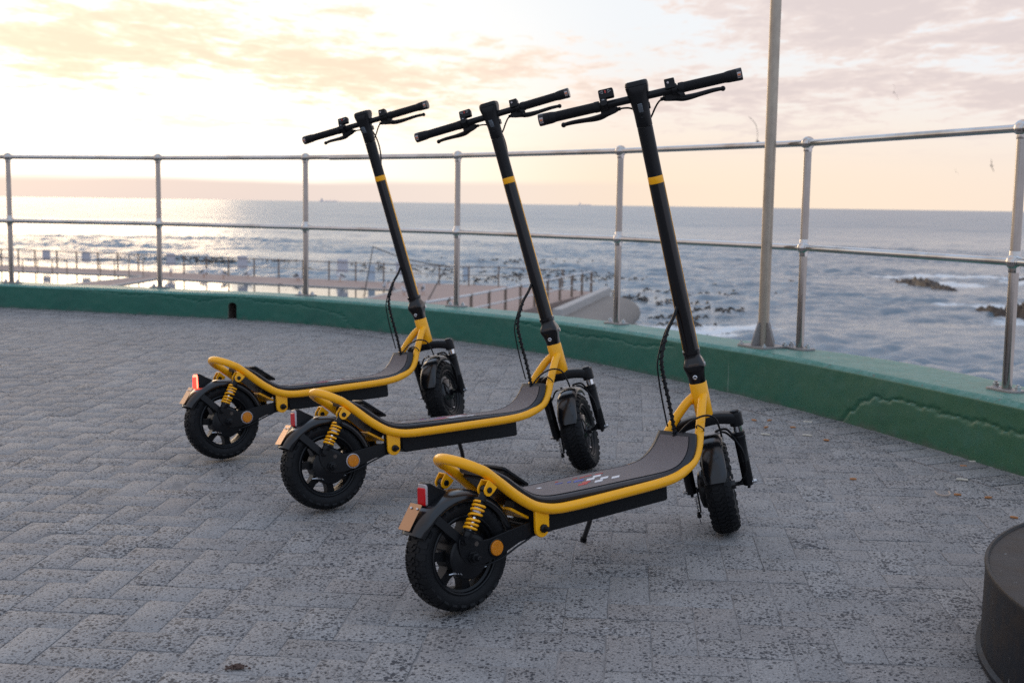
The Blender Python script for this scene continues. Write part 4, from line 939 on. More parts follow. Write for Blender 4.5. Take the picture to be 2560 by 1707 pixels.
for s_ in (-1, 1):
    y = s_ * LEGY
    part('crown_cap', MB().lathe([(0.0175, -0.018), (0.0180, 0.012), (0.0165, 0.018), (0.0115, 0.0185), (0.0115, 0.022), (0.009, 0.0232), (0, 0.0232)], leg(0.300, y), AXU, 24), 'black_metal', ck)
    fl = part('fork_leg', MB().lathe([(0, -0.012), (0.0135, -0.012), (0.0142, -0.006), (0.0142, 0.052), (0.0146, 0.053), (0.0146, 0.056), (0.0142, 0.057), (0.0150, 0.114), (0.0150, 0.1165), (0.0165, 0.118), (0.0165, 0.1245), (0.0150, 0.126), (0.0150, 0.129), (0.0162, 0.1305), (0.0162, 0.1345), (0.011, 0.137)], leg(0.1325, y), AXU, 26), 'black_metal', steer=True)
    part('stanchion', MB().tube([leg(0.255, y), leg(0.295, y)], 0.0112, 22), 'chrome', fl)
    part('axle_plate', MB().prism([(-0.012, -0.014), (0.012, -0.014), (0.012, 0.016), (-0.012, 0.016)], leg(0.1265, y), AXF, AXU, Y_, -0.004, 0.004), 'black_metal', fl, bevel=0.002)
    part('wheel_nut', MB().lathe([(0, 0.0765), (0.0125, 0.0765), (0.0125, 0.0785), (0.0098, 0.079), (0.0098, 0.087), (0.0082, 0.0885), (0.0058, 0.0885), (0.0058, 0.096), (0.0045, 0.0975), (0, 0.0975)], FWC, (0, s_, 0), 6), 'zinc', fl)
m = MB(); rim_lathe(m, FWC)
m.lathe([(0.0730, 0.018), (0.066, 0.016), (0.066, -0.016), (0.0730, -0.018)], FWC, Y_, 48)
fw = part('front_wheel', m, 'black_metal', steer=True)
part('tyre', make_tyre(FWC), 'rubber', fw, angle=28)
hubp = [(0, -0.042), (0.012, -0.042), (0.013, -0.034), (0.022, -0.033), (0.024, -0.029), (0.050, -0.026), (0.054, -0.023), (0.0555, -0.019), (0.064, -0.017), (0.0665, -0.010)]
hub = part('hub_motor', MB().lathe(hubp + [(r_, -y) for r_, y in reversed(hubp)], FWC, Y_, 48), 'gloss_black', fw)
m = MB()
for k in range(6):
    a = 2 * math.pi * k / 6 + 0.2; d = Vector((math.cos(a), 0, math.sin(a))); g = Vector((-d.z, 0, d.x))
    m.loft([[FWC + d * r_ + g * x + Vector((0, -(yy + h), 0)) for x, h in ((-0.003, 0), (0.003, 0), (0.0022, 0.0022), (-0.0022, 0.0022))] for r_, yy in ((0.026, 0.0285), (0.049, 0.0258))])
part('hub_rib', m, 'black_metal', hub)
part('axle', MB().tube([FWC + LEFT * -0.09, FWC + LEFT * 0.09], 0.0058, 14), 'black_metal', fw)
part('valve', MB().tube([FWC + Vector((0.030, -0.012, -0.064)), FWC + Vector((0.026, -0.020, -0.055))], 0.0032, 10), 'zinc', fw)
fb = part('front_brake_drum', MB().lathe([(0.0, 0.056), (0.030, 0.055), (0.046, 0.051), (0.050, 0.046), (0.050, 0.030), (0.04, 0.026)], FWC, Y_, 40), 'black_metal', steer=True)
part('brake_lever_arm', MB().prism([(-0.010, 0.010), (0.004, 0.010), (-0.004, -0.046), (-0.014, -0.058), (-0.022, -0.052)], FWC, X_, Z_, Y_, 0.058, 0.062), 'black_metal', fb, bevel=0.001)
fc = [FWC + Vector(p) for p in ((-0.018, 0.066, -0.086), (-0.018, 0.067, -0.050), (-0.016, 0.068, -0.020), (-0.022, 0.070, 0.030), (-0.014, 0.066, 0.090), (-0.02, 0.05, 0.135))]
part('brake_rod', MB().tube(fc[:3], 0.0016, 8), 'zinc', fb)
part('rod_end', MB().lathe([(0, 0), (0.0058, 0), (0.0058, 0.009), (0.0045, 0.010), (0.0045, 0.016), (0, 0.016)], FWC + Vector((-0.018, 0.066, -0.070)), Z_, 8), 'black_plastic', fb)
hel = [FWC + Vector((-0.018 + 0.0045 * math.cos(k * 0.85), 0.067 + 0.0045 * math.sin(k * 0.85), -0.052 + 0.040 * k / 80)) for k in range(81)]
part('rod_spring', MB().tube(hel, 0.0009, 6), 'zinc', fb)
# front fender round the back of the wheel
sec = [(-0.0355, 0.1265), (-0.0365, 0.1320), (-0.0340, 0.1370), (-0.0260, 0.1415), (-0.013, 0.1435), (0, 0.1440), (0.013, 0.1435), (0.0260, 0.1415), (0.0340, 0.1370), (0.0365, 0.1320), (0.0355, 0.1265)]
inner = [(y * 0.95, r_ - 0.002) for y, r_ in reversed(sec)]
rg = []
for k in range(33):
    a = R(62 + (169 - 62) * k / 32); d = Vector((math.cos(a), 0, math.sin(a))); tip = max(0, k - 29) / 3
    rg.append([FWC + d * (r_ - 0.001 * tip) + LEFT * y * 0.86 * (1 - 0.14 * tip * tip) for y, r_ in sec + inner])
ff = part('front_fender', MB().loft(rg), 'fender_plastic', steer=True, angle=40)
bc = FWC + Vector((-0.030, 0, 0.1430))
br = part('fender_bracket', MB().prism(rrect(0.014, 0.031, 0.004), bc, Vector((0.98, 0, 0.2)), Y_, Vector((-0.2, 0, 0.98)), 0.0, 0.0030), 'galvanised', ff, bevel=0.0006)
for y in (-0.020, 0.020): part('bracket_screw', MB().lathe([(0.0045, 0), (0.0045, 0.0025), (0.003, 0.0045), (0, 0.005)], bc + Vector((0, y, 0.003)), (-0.2, 0, 0.98), 12), 'black_metal', ff)
for s_ in (-1, 1):
    part('bracket_arm', MB().tube(catmull([bc + Vector((0, s_ * 0.028, 0.002)), bc + Vector((0.004, s_ * 0.044, -0.004)), bc + Vector((0.010, s_ * 0.058, -0.022)), leg(0.240, s_ * 0.064)], 5), 0.0030, 8), 'black_metal', ff)
# cable from the deck over the right strut and down to the hub motor
cb = [S(0.706, -0.022, 0.296), S(0.722, -0.045, 0.322), S(0.748, -0.068, 0.336), S(0.776, -0.078, 0.328), S(0.795, -0.077, 0.300), S(0.808, -0.072, 0.276)]
part('front_cable', MB().tube(catmull(cb, 8), 0.0026, 8), 'black_plastic')
cb = [bc + Vector((-0.010, -0.020, 0.006)), bc + Vector((0.002, -0.048, 0.004)), leg(0.238, -0.070, -0.018), leg(0.205, -0.078, -0.017), leg(0.165, -0.076, -0.018), leg(0.135, -0.060, -0.006), FWC + Vector((-0.002, -0.046, 0.0))]
part('motor_cable', MB().tube(catmull(cb, 8), 0.0032, 8), 'black_plastic', steer=True)
tie = catmull([S(0.742, -0.047, 0.305), S(0.735, -0.058, 0.313), S(0.741, -0.070, 0.305), S(0.752, -0.062, 0.297), S(0.752, -0.050, 0.298)], 4, True)
part('cable_tie', MB().tube(tie, 0.0018, 6, closed=True), 'black_plastic')

# --- wrapped cable from the stem to the deck
cp_ = [S(0.752, 0.0, 0.640), S(0.727, 0.002, 0.588), S(0.700, 0.004, 0.547), S(0.680, 0.006, 0.486), S(0.684, 0.005, 0.437), S(0.697, 0.002, 0.374), S(0.707, 0.0, 0.318), S(0.712, 0, 0.285)]
cp2 = catmull(cp_, 14)
cab = part('wrapped_cable', MB().tube(cp2, 0.0042, 10), 'black_plastic')
hel = []; fine = catmull(cp_[2:], 46)
for k, p in enumerate(fine):
    t = (fine[min(k + 1, len(fine) - 1)] - fine[max(k - 1, 0)]).normalized(); n1 = LEFT - t * LEFT.dot(t); n1.normalize(); n2 = t.cross(n1); a = k * 0.50
    hel.append(p + (n1 * math.cos(a) + n2 * math.sin(a)) * 0.0046)
part('spiral_wrap', MB().tube(hel, 0.0021, 6), 'black_plastic', cab)
part('thin_cable', MB().tube(catmull([S(0.727, 0.004, 0.588), S(0.698, 0.010, 0.545), S(0.672, 0.012, 0.480), S(0.674, 0.012, 0.432), S(0.685, 0.012, 0.372), S(0.700, 0.012, 0.31)], 10), 0.0021, 8), 'black_plastic')

# --- put the three scooters on the pavement
POSE = {   # x, y, heading, lean to the left, steering
    'near': (-0.1139, 2.5420, 40.013, 4.848, 40.34),
    'middle': (-0.5197, 3.3239, 32.023, 8.238, 43.98),
    'far': (-0.9489, 3.9191, 37.208, 7.652, 33.95)}
LABEL = {
    'near': 'yellow and black electric scooter nearest the camera, unlit tail lamp',
    'middle': 'yellow and black electric scooter between the other two, unlit tail lamp',
    'far': 'yellow and black electric scooter farthest away, red tail lamp glowing'}
def basis(pose):
    x, y, hd_, ln, _s = pose; hd_, ln = R(hd_), R(ln)
    ex = Vector((math.cos(hd_), math.sin(hd_), GX * math.cos(hd_) + GY * math.sin(hd_))).normalized()
    zv = Vector((-math.sin(hd_) * math.sin(ln), math.cos(hd_) * math.sin(ln), math.cos(ln))) + Vector((0, 0, 0.012 * math.sin(ln)))
    ez = (zv - ex * zv.dot(ex)).normalized(); ey = ez.cross(ex)
    return Matrix(((ex.x, ey.x, ez.x, x), (ex.y, ey.y, ez.y, y), (ex.z, ey.z, ez.z, gz(x, y)), (0, 0, 0, 1)))
def steer_m(a): return Matrix.Translation(AX0) @ Matrix.Rotation(R(a), 4, AXU) @ Matrix.Translation(-AX0)
def clone(o, parent):
    c = o.copy(); COL.objects.link(c); c.parent = parent
    for ch in o.children: clone(ch, c)
    return c
def finish(rt, parts, key):
    pose = POSE[key]; M = basis(pose); rt.matrix_world = M
    sm = steer_m(pose[4])
    for o, st_ in parts:
        if st_: o.matrix_local = sm
    # kickstand reaches the ground on the left
    up = (M.inverted().to_3x3() @ Vector((-GX, -GY, 1)).normalized())
    fx, fy = 0.556, 0.185
    fz = -(up.x * fx + up.y * fy) / up.z
    top_, ft = S(0.468, 0.052, 0.150), Vector((fx, fy, fz + 0.006))
    ks = obj('kickstand', MB().tube(catmull([top_, top_.lerp(ft, 0.5) + Vector((0.006, 0, 0)), ft], 6), 0.0062, 12), 'black_metal', rt)
    obj('stand_foot', MB().lathe([(0, -0.006), (0.0085, -0.006), (0.009, 0.002), (0.0068, 0.010)], ft, top_ - ft, 14), 'black_plastic', ks)
    obj('stand_pivot', MB().box(top_ + Vector((0, -0.006, 0)), (0.036, 0.030, 0.018)), 'black_metal', ks, bevel=0.002)
    tag(rt, LABEL[key], 'scooter', 'yellow electric scooters parked in a row')
masters = list(scooter_parts)
for key in ('middle', 'far'):
    r2 = root.copy(); COL.objects.link(r2)
    ps = [(clone(o, r2), s_) for o, s_ in masters]
    finish(r2, ps, key)
    for o, _s in ps:
        if o.name.startswith('swing_arm'):
            for ch in o.children:
                if ch.name.startswith('reflector_rim'): ch.material_slots[0].link = 'OBJECT'; ch.material_slots[0].material = MATS['clear_lens']
    if key == 'far':
        for o, _s in ps:
            if o.name.startswith('tail_lamp'):
                for ch in o.children:
                    n_ = ch.name.split('.')[0]
                    if n_ in ('red_lens', 'clear_lens'):
                        ch.material_slots[0].link = 'OBJECT'; ch.material_slots[0].material = MATS[n_ + '_lit']
                        ch['label'] = 'tail lamp lens glowing red'
finish(root, masters, 'near')

# ------------------------------------------------------------------ sea
SEA = -4.6
ang = np.concatenate([np.linspace(-52, -27.5, 40, endpoint=False), np.linspace(-27.5, 27.5, 640), np.linspace(27.5, 52, 41)[1:]])
ys = np.concatenate([np.geomspace(9, 34, 30, endpoint=False), np.geomspace(34, 175, 540, endpoint=False), np.geomspace(175, 800, 60, endpoint=False), np.array([800., 1400., 3000., 8000., 20000., 48000.])])
YY, AA = np.meshgrid(ys, np.tan(np.radians(ang)), indexing='ij'); XX = YY * AA
rg_ = np.random.RandomState(5); HH = np.zeros_like(XX); DX = np.zeros_like(XX); DY = np.zeros_like(XX)
patch = 0.75 + 0.35 * np.sin(0.05 * XX + 0.09 * YY + 1.0) * np.sin(0.11 * YY - 0.03 * XX) + 0.25 * np.sin(0.21 * XX + 0.13 * YY)
for lam, amp, n_ in ((16, 0.11, 3), (8.0, 0.060, 5), (4.2, 0.058, 7), (2.4, 0.048, 9), (1.4, 0.034, 11), (0.85, 0.020, 12)):
    for _ in range(n_):
        l_ = lam * rg_.uniform(0.75, 1.3); th = rg_.normal(-1.5, 0.70); k_ = 2 * np.pi / l_; kx, ky = k_ * np.cos(th), k_ * np.sin(th); ph = kx * XX + ky * YY + rg_.uniform(0, 6.28)
        a_ = amp * rg_.uniform(0.6, 1.2) / np.sqrt(n_ / 3.0); HH += a_ * np.sin(ph) ; DX -= a_ * 0.8 * np.cos(ph) * np.cos(th); DY -= a_ * 0.8 * np.cos(ph) * np.sin(th)
fade = 1.0 / (1.0 + (YY / 300) ** 2); fade[YY > 900] = 0
co_ = np.stack([XX + DX * fade * patch, YY + DY * fade * patch, SEA + HH * fade * patch], -1).reshape(-1, 3)
nr_, nc_ = XX.shape; idx = np.arange(nr_ * nc_).reshape(nr_, nc_)
quads = np.stack([idx[:-1, :-1], idx[:-1, 1:], idx[1:, 1:], idx[1:, :-1]], -1).reshape(-1, 4)
sme = bpy.data.meshes.new('sea'); sme.vertices.add(len(co_)); sme.vertices.foreach_set('co', co_.astype(np.float32).ravel())
sme.loops.add(quads.size); sme.loops.foreach_set('vertex_index', quads.astype(np.int32).ravel())
sme.polygons.add(len(quads)); sme.polygons.foreach_set('loop_start', np.arange(0, quads.size, 4, dtype=np.int32)); sme.polygons.foreach_set('use_smooth', np.ones(len(quads), dtype=bool))
sme.update(calc_edges=True); sme.materials.append(MATS['sea_water'])
sea_o = bpy.data.objects.new('sea', sme); COL.objects.link(sea_o); struct(sea_o)

# ------------------------------------------------------------------ tidal pool terrace
DK = -3.4
import bmesh
def slab_with_holes(name, outer, holes, z, depth, m):
    bm = bmesh.new(); edges = []
    for lp in [outer] + holes:
        vs = [bm.verts.new((x, y, z)) for x, y in lp]
        edges += [bm.edges.new((vs[i], vs[(i + 1) % len(vs)])) for i in range(len(vs))]
    bmesh.ops.triangle_fill(bm, edges=edges, use_beauty=True)
    for f in bm.faces:
        if f.normal.z < 0: f.normal_flip()
    ext = bmesh.ops.extrude_face_region(bm, geom=bm.faces[:])
    bmesh.ops.translate(bm, verts=[v for v in ext['geom'] if isinstance(v, bmesh.types.BMVert)], vec=(0, 0, -depth))
    bmesh.ops.recalc_face_normals(bm, faces=bm.faces)
    me = bpy.data.meshes.new(name); bm.to_mesh(me); bm.free(); me.materials.append(MATS[m])
    o = bpy.data.objects.new(name, me); COL.objects.link(o); return o
outer = [(-60, 86), (-32, 75.9), (-25.4, 73.5), (-18.6, 70.4), (-13, 67.8), (-6.9, 65.2), (-0.7, 63.6), (4.15, 60.1), (1.3, 51.6), (-2.9, 39.0), (-6, 30), (-60, 30)]
pool1 = [(-50, 76.5), (-29.9, 70.6), (-20.4, 67.3), (-22.1, 59.9), (-25.0, 56), (-50, 56)]
pool2 = [(-19.3, 65.6), (-12, 62.2), (-7.5, 60.3), (-5.4, 59.6), (-6.6, 53.6), (-12, 50), (-20.4, 50)]
deck_o = struct(slab_with_holes('pool_terrace', outer, [pool1, pool2], DK, 1.6, 'pool_paving'))
def flat(name, lp, z, m): return obj(name, MB().add([(x, y, z) for x, y in lp], [tuple(range(len(lp)))]), m, smooth=False)
for lp in (pool1, pool2): struct(flat('pool_water', lp, DK - 0.04, 'pool_water'))
def coping(lp):
    m = MB(); n = len(lp)
    for i in range(n):
        a, b = Vector((*lp[i], DK)), Vector((*lp[(i + 1) % n], DK)); d = (b - a).normalized()
        m.box((a + b) / 2 + Vector((0, 0, -0.01)), ((b - a).length + 0.28, 0.30, 0.05), (d, Vector((-d.y, d.x, 0)), Vector((0, 0, 1))))
    return m
for lp, nm in ((pool1, 'pool_coping'), (pool2, 'pool_coping')): struct(obj(nm, coping(lp), 'pale_coping', smooth=False))

def pool_rail(name, pts, hgt, rails, label, pm, rm, pr=0.045, rr=0.025, extra=None):
    rt = empty(name, (pts[0][0], pts[0][1], DK)); tag(rt, label, 'railing'); o0 = rt.location
    for x, y in pts: obj('post', MB().box(Vector((x, y, DK + hgt / 2)) - o0, (pr * 2, pr * 2, hgt + 0.02)), pm, rt)
    for z, (mr, mm) in rails:
        for a, b in zip(pts, pts[1:]):
            obj('rail', MB().tube([Vector((*a, DK + z)) - o0, Vector((*b, DK + z)) - o0], mr, 8), mm, rt)
    return rt
fp = [(-45.0, 80.6), (-41.5, 79.4), (-38.0, 78.0), (-34.8, 76.7), (-33.2, 76.0), (-31.94, 75.5), (-30.67, 75.0), (-29.48, 74.6), (-27.9, 74.0), (-26.49, 73.4), (-24.99, 72.8), (-23.6, 72.2), (-22.15, 71.5), (-20.6, 70.8), (-19.05, 70.0), (-17.58, 69.35), (-16.19, 68.8), (-14.58, 68.1), (-13.08, 67.5), (-11.6, 66.8), (-10.06, 66.1), (-8.52, 65.5), (-6.93, 64.75), (-5.4, 64.1), (-3.87, 63.5), (-2.3, 63.0), (-0.75, 63.0), (0.9, 62.0), (2.5, 60.9)]
pool_rail('pool_railing', fp, 1.05, [(1.0, (0.022, 'rust_post')), (0.55, (0.016, 'rust_post'))], 'long rusty post and rail fence along the seaward edge of the tidal pool', 'rust_post', 'rust_post', 0.036)
np_ = [(-3.55, 38.0), (-2.92, 39.72), (-2.2, 41.5), (-1.49, 43.34), (-0.88, 45.18), (-0.28, 47.0), (0.31, 48.9), (0.92, 50.7), (1.51, 52.4), (2.12, 54.4), (2.76, 56.5), (3.33, 58.2), (3.88, 59.8)]
pool_rail('ramp_railing', np_, 1.05, [(1.02, (0.042, 'white_rail')), (0.52, (0.034, 'white_rail'))], 'rusty posts with white handrails beside the concrete slipway', 'rust_post', 'white_rail', 0.055)
# steps rails standing in the first pool
for (x0, y0, n_, lab) in ((-29.3, 66.5, 3, 'leftmost thin steel handrail in the far pool'), (-26.2, 64.6, 4, 'thin steel handrail in the far pool, middle one'), (-22.6, 66.2, 4, 'thin steel handrail in the far pool nearest the dividing strip')):
    pts = [(x0 + 0.75 * k, y0 + 0.1 * k) for k in range(n_)]
    rt = empty('pool_handrail', (x0, y0, DK - 0.2)); tag(rt, lab, 'handrail', 'handrails in the far pool'); o0 = rt.location
    for x, y in pts: obj('post', MB().tube([Vector((x, y, DK - 0.3)) - o0, Vector((x, y, DK + 0.95)) - o0], 0.025, 8), 'rust_post', rt)
    obj('rail', MB().tube([Vector((*p, DK + 0.95)) - o0 for p in pts], 0.022, 8), 'rust_post', rt)
# signs on the seaward fence
for i, (x, y, z, wd, ht, mm, lab) in enumerate(((-28.93, 75.1, 0.42, 0.62, 0.62, 'sign_face', 'pale square notice board on the pool fence, leftmost of them'), (-25.94, 73.6, 0.42, 0.66, 0.62, 'sign_face', 'pale square notice board on the pool fence, second from the left'),
        (-20.03, 70.9, 0.42, 0.62, 0.70, 'sign_face', 'pale square notice board on the pool fence behind the second tall railing post'), (-15.37, 68.8, 0.42, 0.66, 0.72, 'sign_face', 'pale square notice board on the pool fence above the middle of the long pool'),
        (-9.3, 66.1, 0.44, 0.66, 0.72, 'sign_face', 'pale square notice board on the pool fence left of the thin leaning mast'), (-7.63, 65.3, 0.10, 0.42, 0.80, 'sign_blue', 'narrow bluish notice board low on the pool fence'), (-5.9, 64.5, 0.44, 0.74, 0.72, 'sign_face', 'pale square notice board behind the farthest scooter stem'),
        (-0.9 - 1.55, 63.2, 0.30, 0.34, 0.72, 'sign_blue', 'narrow pale notice board beside the steel post left of the slipway'), (-31.75, 74.2, -0.55, 0.62, 0.75, 'sign_blue', 'bluish notice board at the left edge of the picture'))):
    o = obj('notice_board', MB().box((0, 0, ht / 2), (wd, 0.04, ht)), mm, bevel=0.01); o.location = (x, y - 0.10, DK + z); o.rotation_euler = (0, 0, R(-22))
    tag(o, lab, 'sign', 'notice boards by the tidal pool')
# two thin masts with a sagging line between them
ma = [Vector((-6.73, 54.6, DK)), Vector((-3.74, 53.4, DK))]; tops = [Vector((-6.35, 54.8, DK + 2.28)), Vector((-2.95, 53.6, DK + 1.52))]
for b_, t_, lab in zip(ma, tops, ('taller thin mast leaning over the pool, holding a rope', 'shorter thin mast by the pool at the low end of the rope')):
    mst = obj('thin_mast', MB().tube([Vector((0, 0, 0)), (t_ - b_) * 0.5, t_ - b_], [0.030, 0.026, 0.022], 8), 'rope'); mst.location = b_; tag(mst, lab, 'mast')
rp = [tops[0].lerp(tops[1], k / 12) - Vector((0, 0, 0.16 * math.sin(math.pi * k / 12))) for k in range(13)]
rpo = obj('sagging_rope', MB().tube([p - tops[0] for p in rp], 0.024, 6), 'rope'); rpo.location = tops[0]; tag(rpo, 'dark rope sagging between two thin masts by the pool', 'rope')
# slipway: block kerb, slab, and the round nosed end
sl = MB()
A0, A1 = Vector((1.25, 44.0, 0)), Vector((4.45, 58.2, 0)); d = (A1 - A0).normalized(); nrm_ = Vector((d.y, -d.x, 0))
slip = empty('slipway', (2.8, 50, SEA)); tag(slip, 'grey concrete slipway with block kerb and rounded nose jutting into the sea', 'slipway'); o0 = slip.location
L = (A1 - A0).length
sec_ = [(0.0, 0.0), (0.85, -0.05), (1.18, -0.13), (1.45, -0.28), (1.66, -0.50), (1.74, -0.75), (1.68, -1.0), (1.45, -1.22), (1.0, -1.36), (0.0, -1.4)]
rg = []
for k in range(25):
    t = k / 24; e = max(0, (t - 0.84) / 0.16); c = A0 + d * (L * 0.97 * t); sc_ = math.sqrt(max(0.02, 1 - e ** 2.2))
    rg.append([c + nrm_ * (0.30 + q * sc_) + Vector((0, 0, DK + 0.12 + b * (1 - 0.62 * e * e) - 0.22 * e * e)) - o0 for q, b in sec_])
obj('slab', MB().loft(rg), 'dark_concrete', slip, angle=40)
for k in range(7):
    c = A0 + d * (L * (0.06 + 0.88 * k / 7) + 0.9)
    obj('kerb_block', MB().box(c + nrm_ * 0.22 + Vector((0, 0, DK + 0.18)) - o0, (L * 0.88 / 7 - 0.07, 0.36, 0.50), (d, nrm_, Vector((0, 0, 1)))), 'pale_coping', slip, bevel=0.02)

# ------------------------------------------------------------------ rocks, kelp
def rock(cx_, cy_, lx_, ly_, hz_, ang, seed, lab):
    m = MB(); rws = []; nu, nv = 70, 26; r0 = random.Random(seed).uniform(0, 50)
    for i in range(nv + 1):
        row = []
        for k in range(nu + 1):
            u = -1 + 2 * k / nu; v = -1 + 2 * i / nv
            e = max(0.0, 1 - abs(u) ** 2.2) ** 0.7 * max(0.0, 1 - abs(v) ** 2) ** 0.6
            rg_ = 0.55 + 0.7 * nz(u * 2.6 + r0, v * 1.6, 0) + 0.7 * nz(u * 8 + r0, v * 6, 3) + 0.5 * nz(u * 19 + r0, v * 14, 7)
            row.append(Vector((u * lx_, v * ly_, -0.5 + (0.5 + hz_ * rg_) * e)))
        rws.append(row)
    o = obj('rock', m.grid(rws), 'rock', angle=25); o.location = (cx_, cy_, SEA); o.rotation_euler = (0, 0, R(ang)); tag(o, lab, 'rock', 'dark rocks awash in the sea')
rock(29.9, 88.0, 5.6, 0.9, 0.50, -80, 1, 'long low brown rock ridge awash, with white water behind it')
rock(32.0, 109.0, 1.3, 0.7, 0.22, 0, 2, 'tiny brown rock farthest out in the sea')
rock(39.6, 95.5, 3.0, 1.0, 0.40, -60, 3, 'brown rock by the right edge level with the middle rail')
rock(27.1, 62.3, 5.0, 1.0, 0.75, -70, 4, 'nearest and largest brown rock at the right edge')
rock(8.8, 50.5, 1.3, 0.8, 0.22, -10, 5, 'low weedy rock showing over the wall beside the tall pole')
rock(29.6, 93.6, 0.8, 0.5, 0.22, 0, 6, 'small brown lump just beyond the long rock ridge')
rk = random.Random(11); m = MB()
clusters = [(-29, 108, 3.5, 3, 70), (-25.5, 104, 2.2, 2, 60), (-33, 110, 3, 1.5, 30), (-20, 106, 2, 1.5, 25), (-6, 95, 5, 4, 40), (-2, 86, 4, 4, 50), (3, 92, 5, 6, 60), (6.5, 88, 3, 5, 45), (-3, 74, 4, 3, 50), (2, 72, 3, 3, 55), (5, 70, 2.5, 2.5, 40), (6.6, 68, 2, 2, 30), (9.6, 76, 1.6, 2, 14), (10.5, 62, 1.8, 1.5, 26), (8.2, 57, 1.4, 1.2, 22), (12.5, 74, 1, 1, 8), (9.2, 66, 1.5, 1.5, 14), (17, 75, 2, 2, 3), (-12, 100, 6, 5, 20), (0, 112, 8, 4, 40), (-8, 78, 3, 2, 20), (7.6, 54.0, 1.2, 1.0, 18), (19.5, 88, 1, 1, 3)]
for cx_, cy_, sx_, sy_, n_ in clusters:
    for _ in range(n_):
        x, y = rk.gauss(cx_, sx_ * 0.55), rk.gauss(cy_, sy_ * 0.6); L_ = rk.uniform(0.06, 0.26); a = rk.gauss(0.1, 0.5); h_ = rk.uniform(0.05, 0.16); z = SEA + 0.22
        pts = []
        for k in range(5):
            t = k / 4; pts.append(Vector((x + math.cos(a) * L_ * (t - 0.5) * 2, y + math.sin(a) * L_ * (t - 0.5) * 2, z + h_ * math.sin(math.pi * t) * rk.uniform(0.6, 1.2) - 0.05)))
        m.tube(pts, [0.015, rk.uniform(0.025, 0.06), rk.uniform(0.03, 0.07), rk.uniform(0.02, 0.05), 0.01], 5)
kp = obj('kelp', m, 'kelp', angle=60); kp['kind'] = 'stuff'; kp['label'] = 'dark kelp heads floating on the swell'

# ------------------------------------------------------------------ ships on the horizon
def ship(az_x, dist, ln, lab):
    rt = empty('ship', (az_x * dist, dist, SEA)); tag(rt, lab, 'ship')
    obj('hull', MB().prism([(-ln / 2, 10), (-ln * 0.46, -3), (ln * 0.47, -3), (ln / 2, 12), (ln * 0.3, 9), (-ln * 0.3, 9)], (0, 0, 0), X_, Z_, Y_, -12, 12), 'hazed_hull', rt, smooth=False)
    obj('superstructure', MB().box((-ln * 0.36, 0, 20), (ln * 0.09, 18, 24)).box((-ln * 0.38, 0, 36), (ln * 0.03, 6, 10)), 'hazed_hull', rt, smooth=False)
    for q in (-0.1, 0.1, 0.3): obj('crane', MB().box((ln * q, 0, 17), (ln * 0.02, 4, 18)), 'hazed_hull', rt, smooth=False)
ship(-0.1525, 14000, 210, 'faint cargo ship on the horizon left of the farthest scooter stem')
ship(0.058, 16000, 170, 'faint cargo ship on the horizon beside the nearest scooter stem')

# ------------------------------------------------------------------ gulls
def gull_fly(loc, span, yaw, bank, dih, lab):
    rt = empty('flying_gull', loc); rt.rotation_euler = (bank, 0, yaw); tag(rt, lab, 'bird', 'gulls in the air'); s_ = span / 2
    bp = [(-0.42, 0.0), (-0.30, 0.035), (-0.05, 0.075), (0.15, 0.07), (0.28, 0.045), (0.36, 0.015), (0.40, 0.0)]
    obj('body', MB().lathe([(r_ * s_, x * s_) for x, r_ in bp], (0, 0, 0), (1, 0, 0), 12), 'gull_dark', rt)
    for sd in (-1, 1):
        top = []
        for k in range(9):
            t = k / 8; y = sd * (0.04 + 0.96 * t) * s_; z = (dih * math.sin(math.pi * min(t * 0.9, 1)) * 0.35 + dih * t * 0.25) * s_; ch = (0.26 - 0.20 * t ** 1.5) * s_; x = (0.12 * math.sin(t * 2.4) - 0.20 * t * t) * s_
            top.append([Vector((x - ch / 2, y, z)), Vector((x, y, z + 0.012 * s_)), Vector((x + ch / 2, y, z)), Vector((x, y, z - 0.008 * s_))])
        obj('wing', MB().loft(top), 'gull_dark', rt)
    obj('tail', MB().prism([(-0.38, -0.02), (-0.60, -0.10), (-0.62, 0.0), (-0.60, 0.10), (-0.38, 0.02)], (0, 0, 0), (s_, 0, 0), (0, s_, 0), (0, 0, 1), -0.004, 0.004), 'gull_dark', rt)
C0 = Vector((0, 0, H))
gull_fly(C0 + Vector((0.2007, 1.0127, 0.0535)) * 22, 0.95, R(80), R(58), 0.55, 'large dark gull flying partly behind the tall pole')
gull_fly(C0 + Vector((0.31287, 1.01734, 0.09603)) * 55, 0.75, R(70), R(72), 0.5, 'dark gull high in the sky right of the pole')
gull_fly(C0 + Vector((0.39414, 1.01064, 0.03706)) * 65, 0.75, R(95), R(75), 0.4, 'dark gull low in the sky near the right edge')
gull_fly(C0 + Vector((0.36510, 1.01003, 0.03170)) * 110, 0.7, R(60), R(60), 0.4, 'tiny distant gull left of the low one')
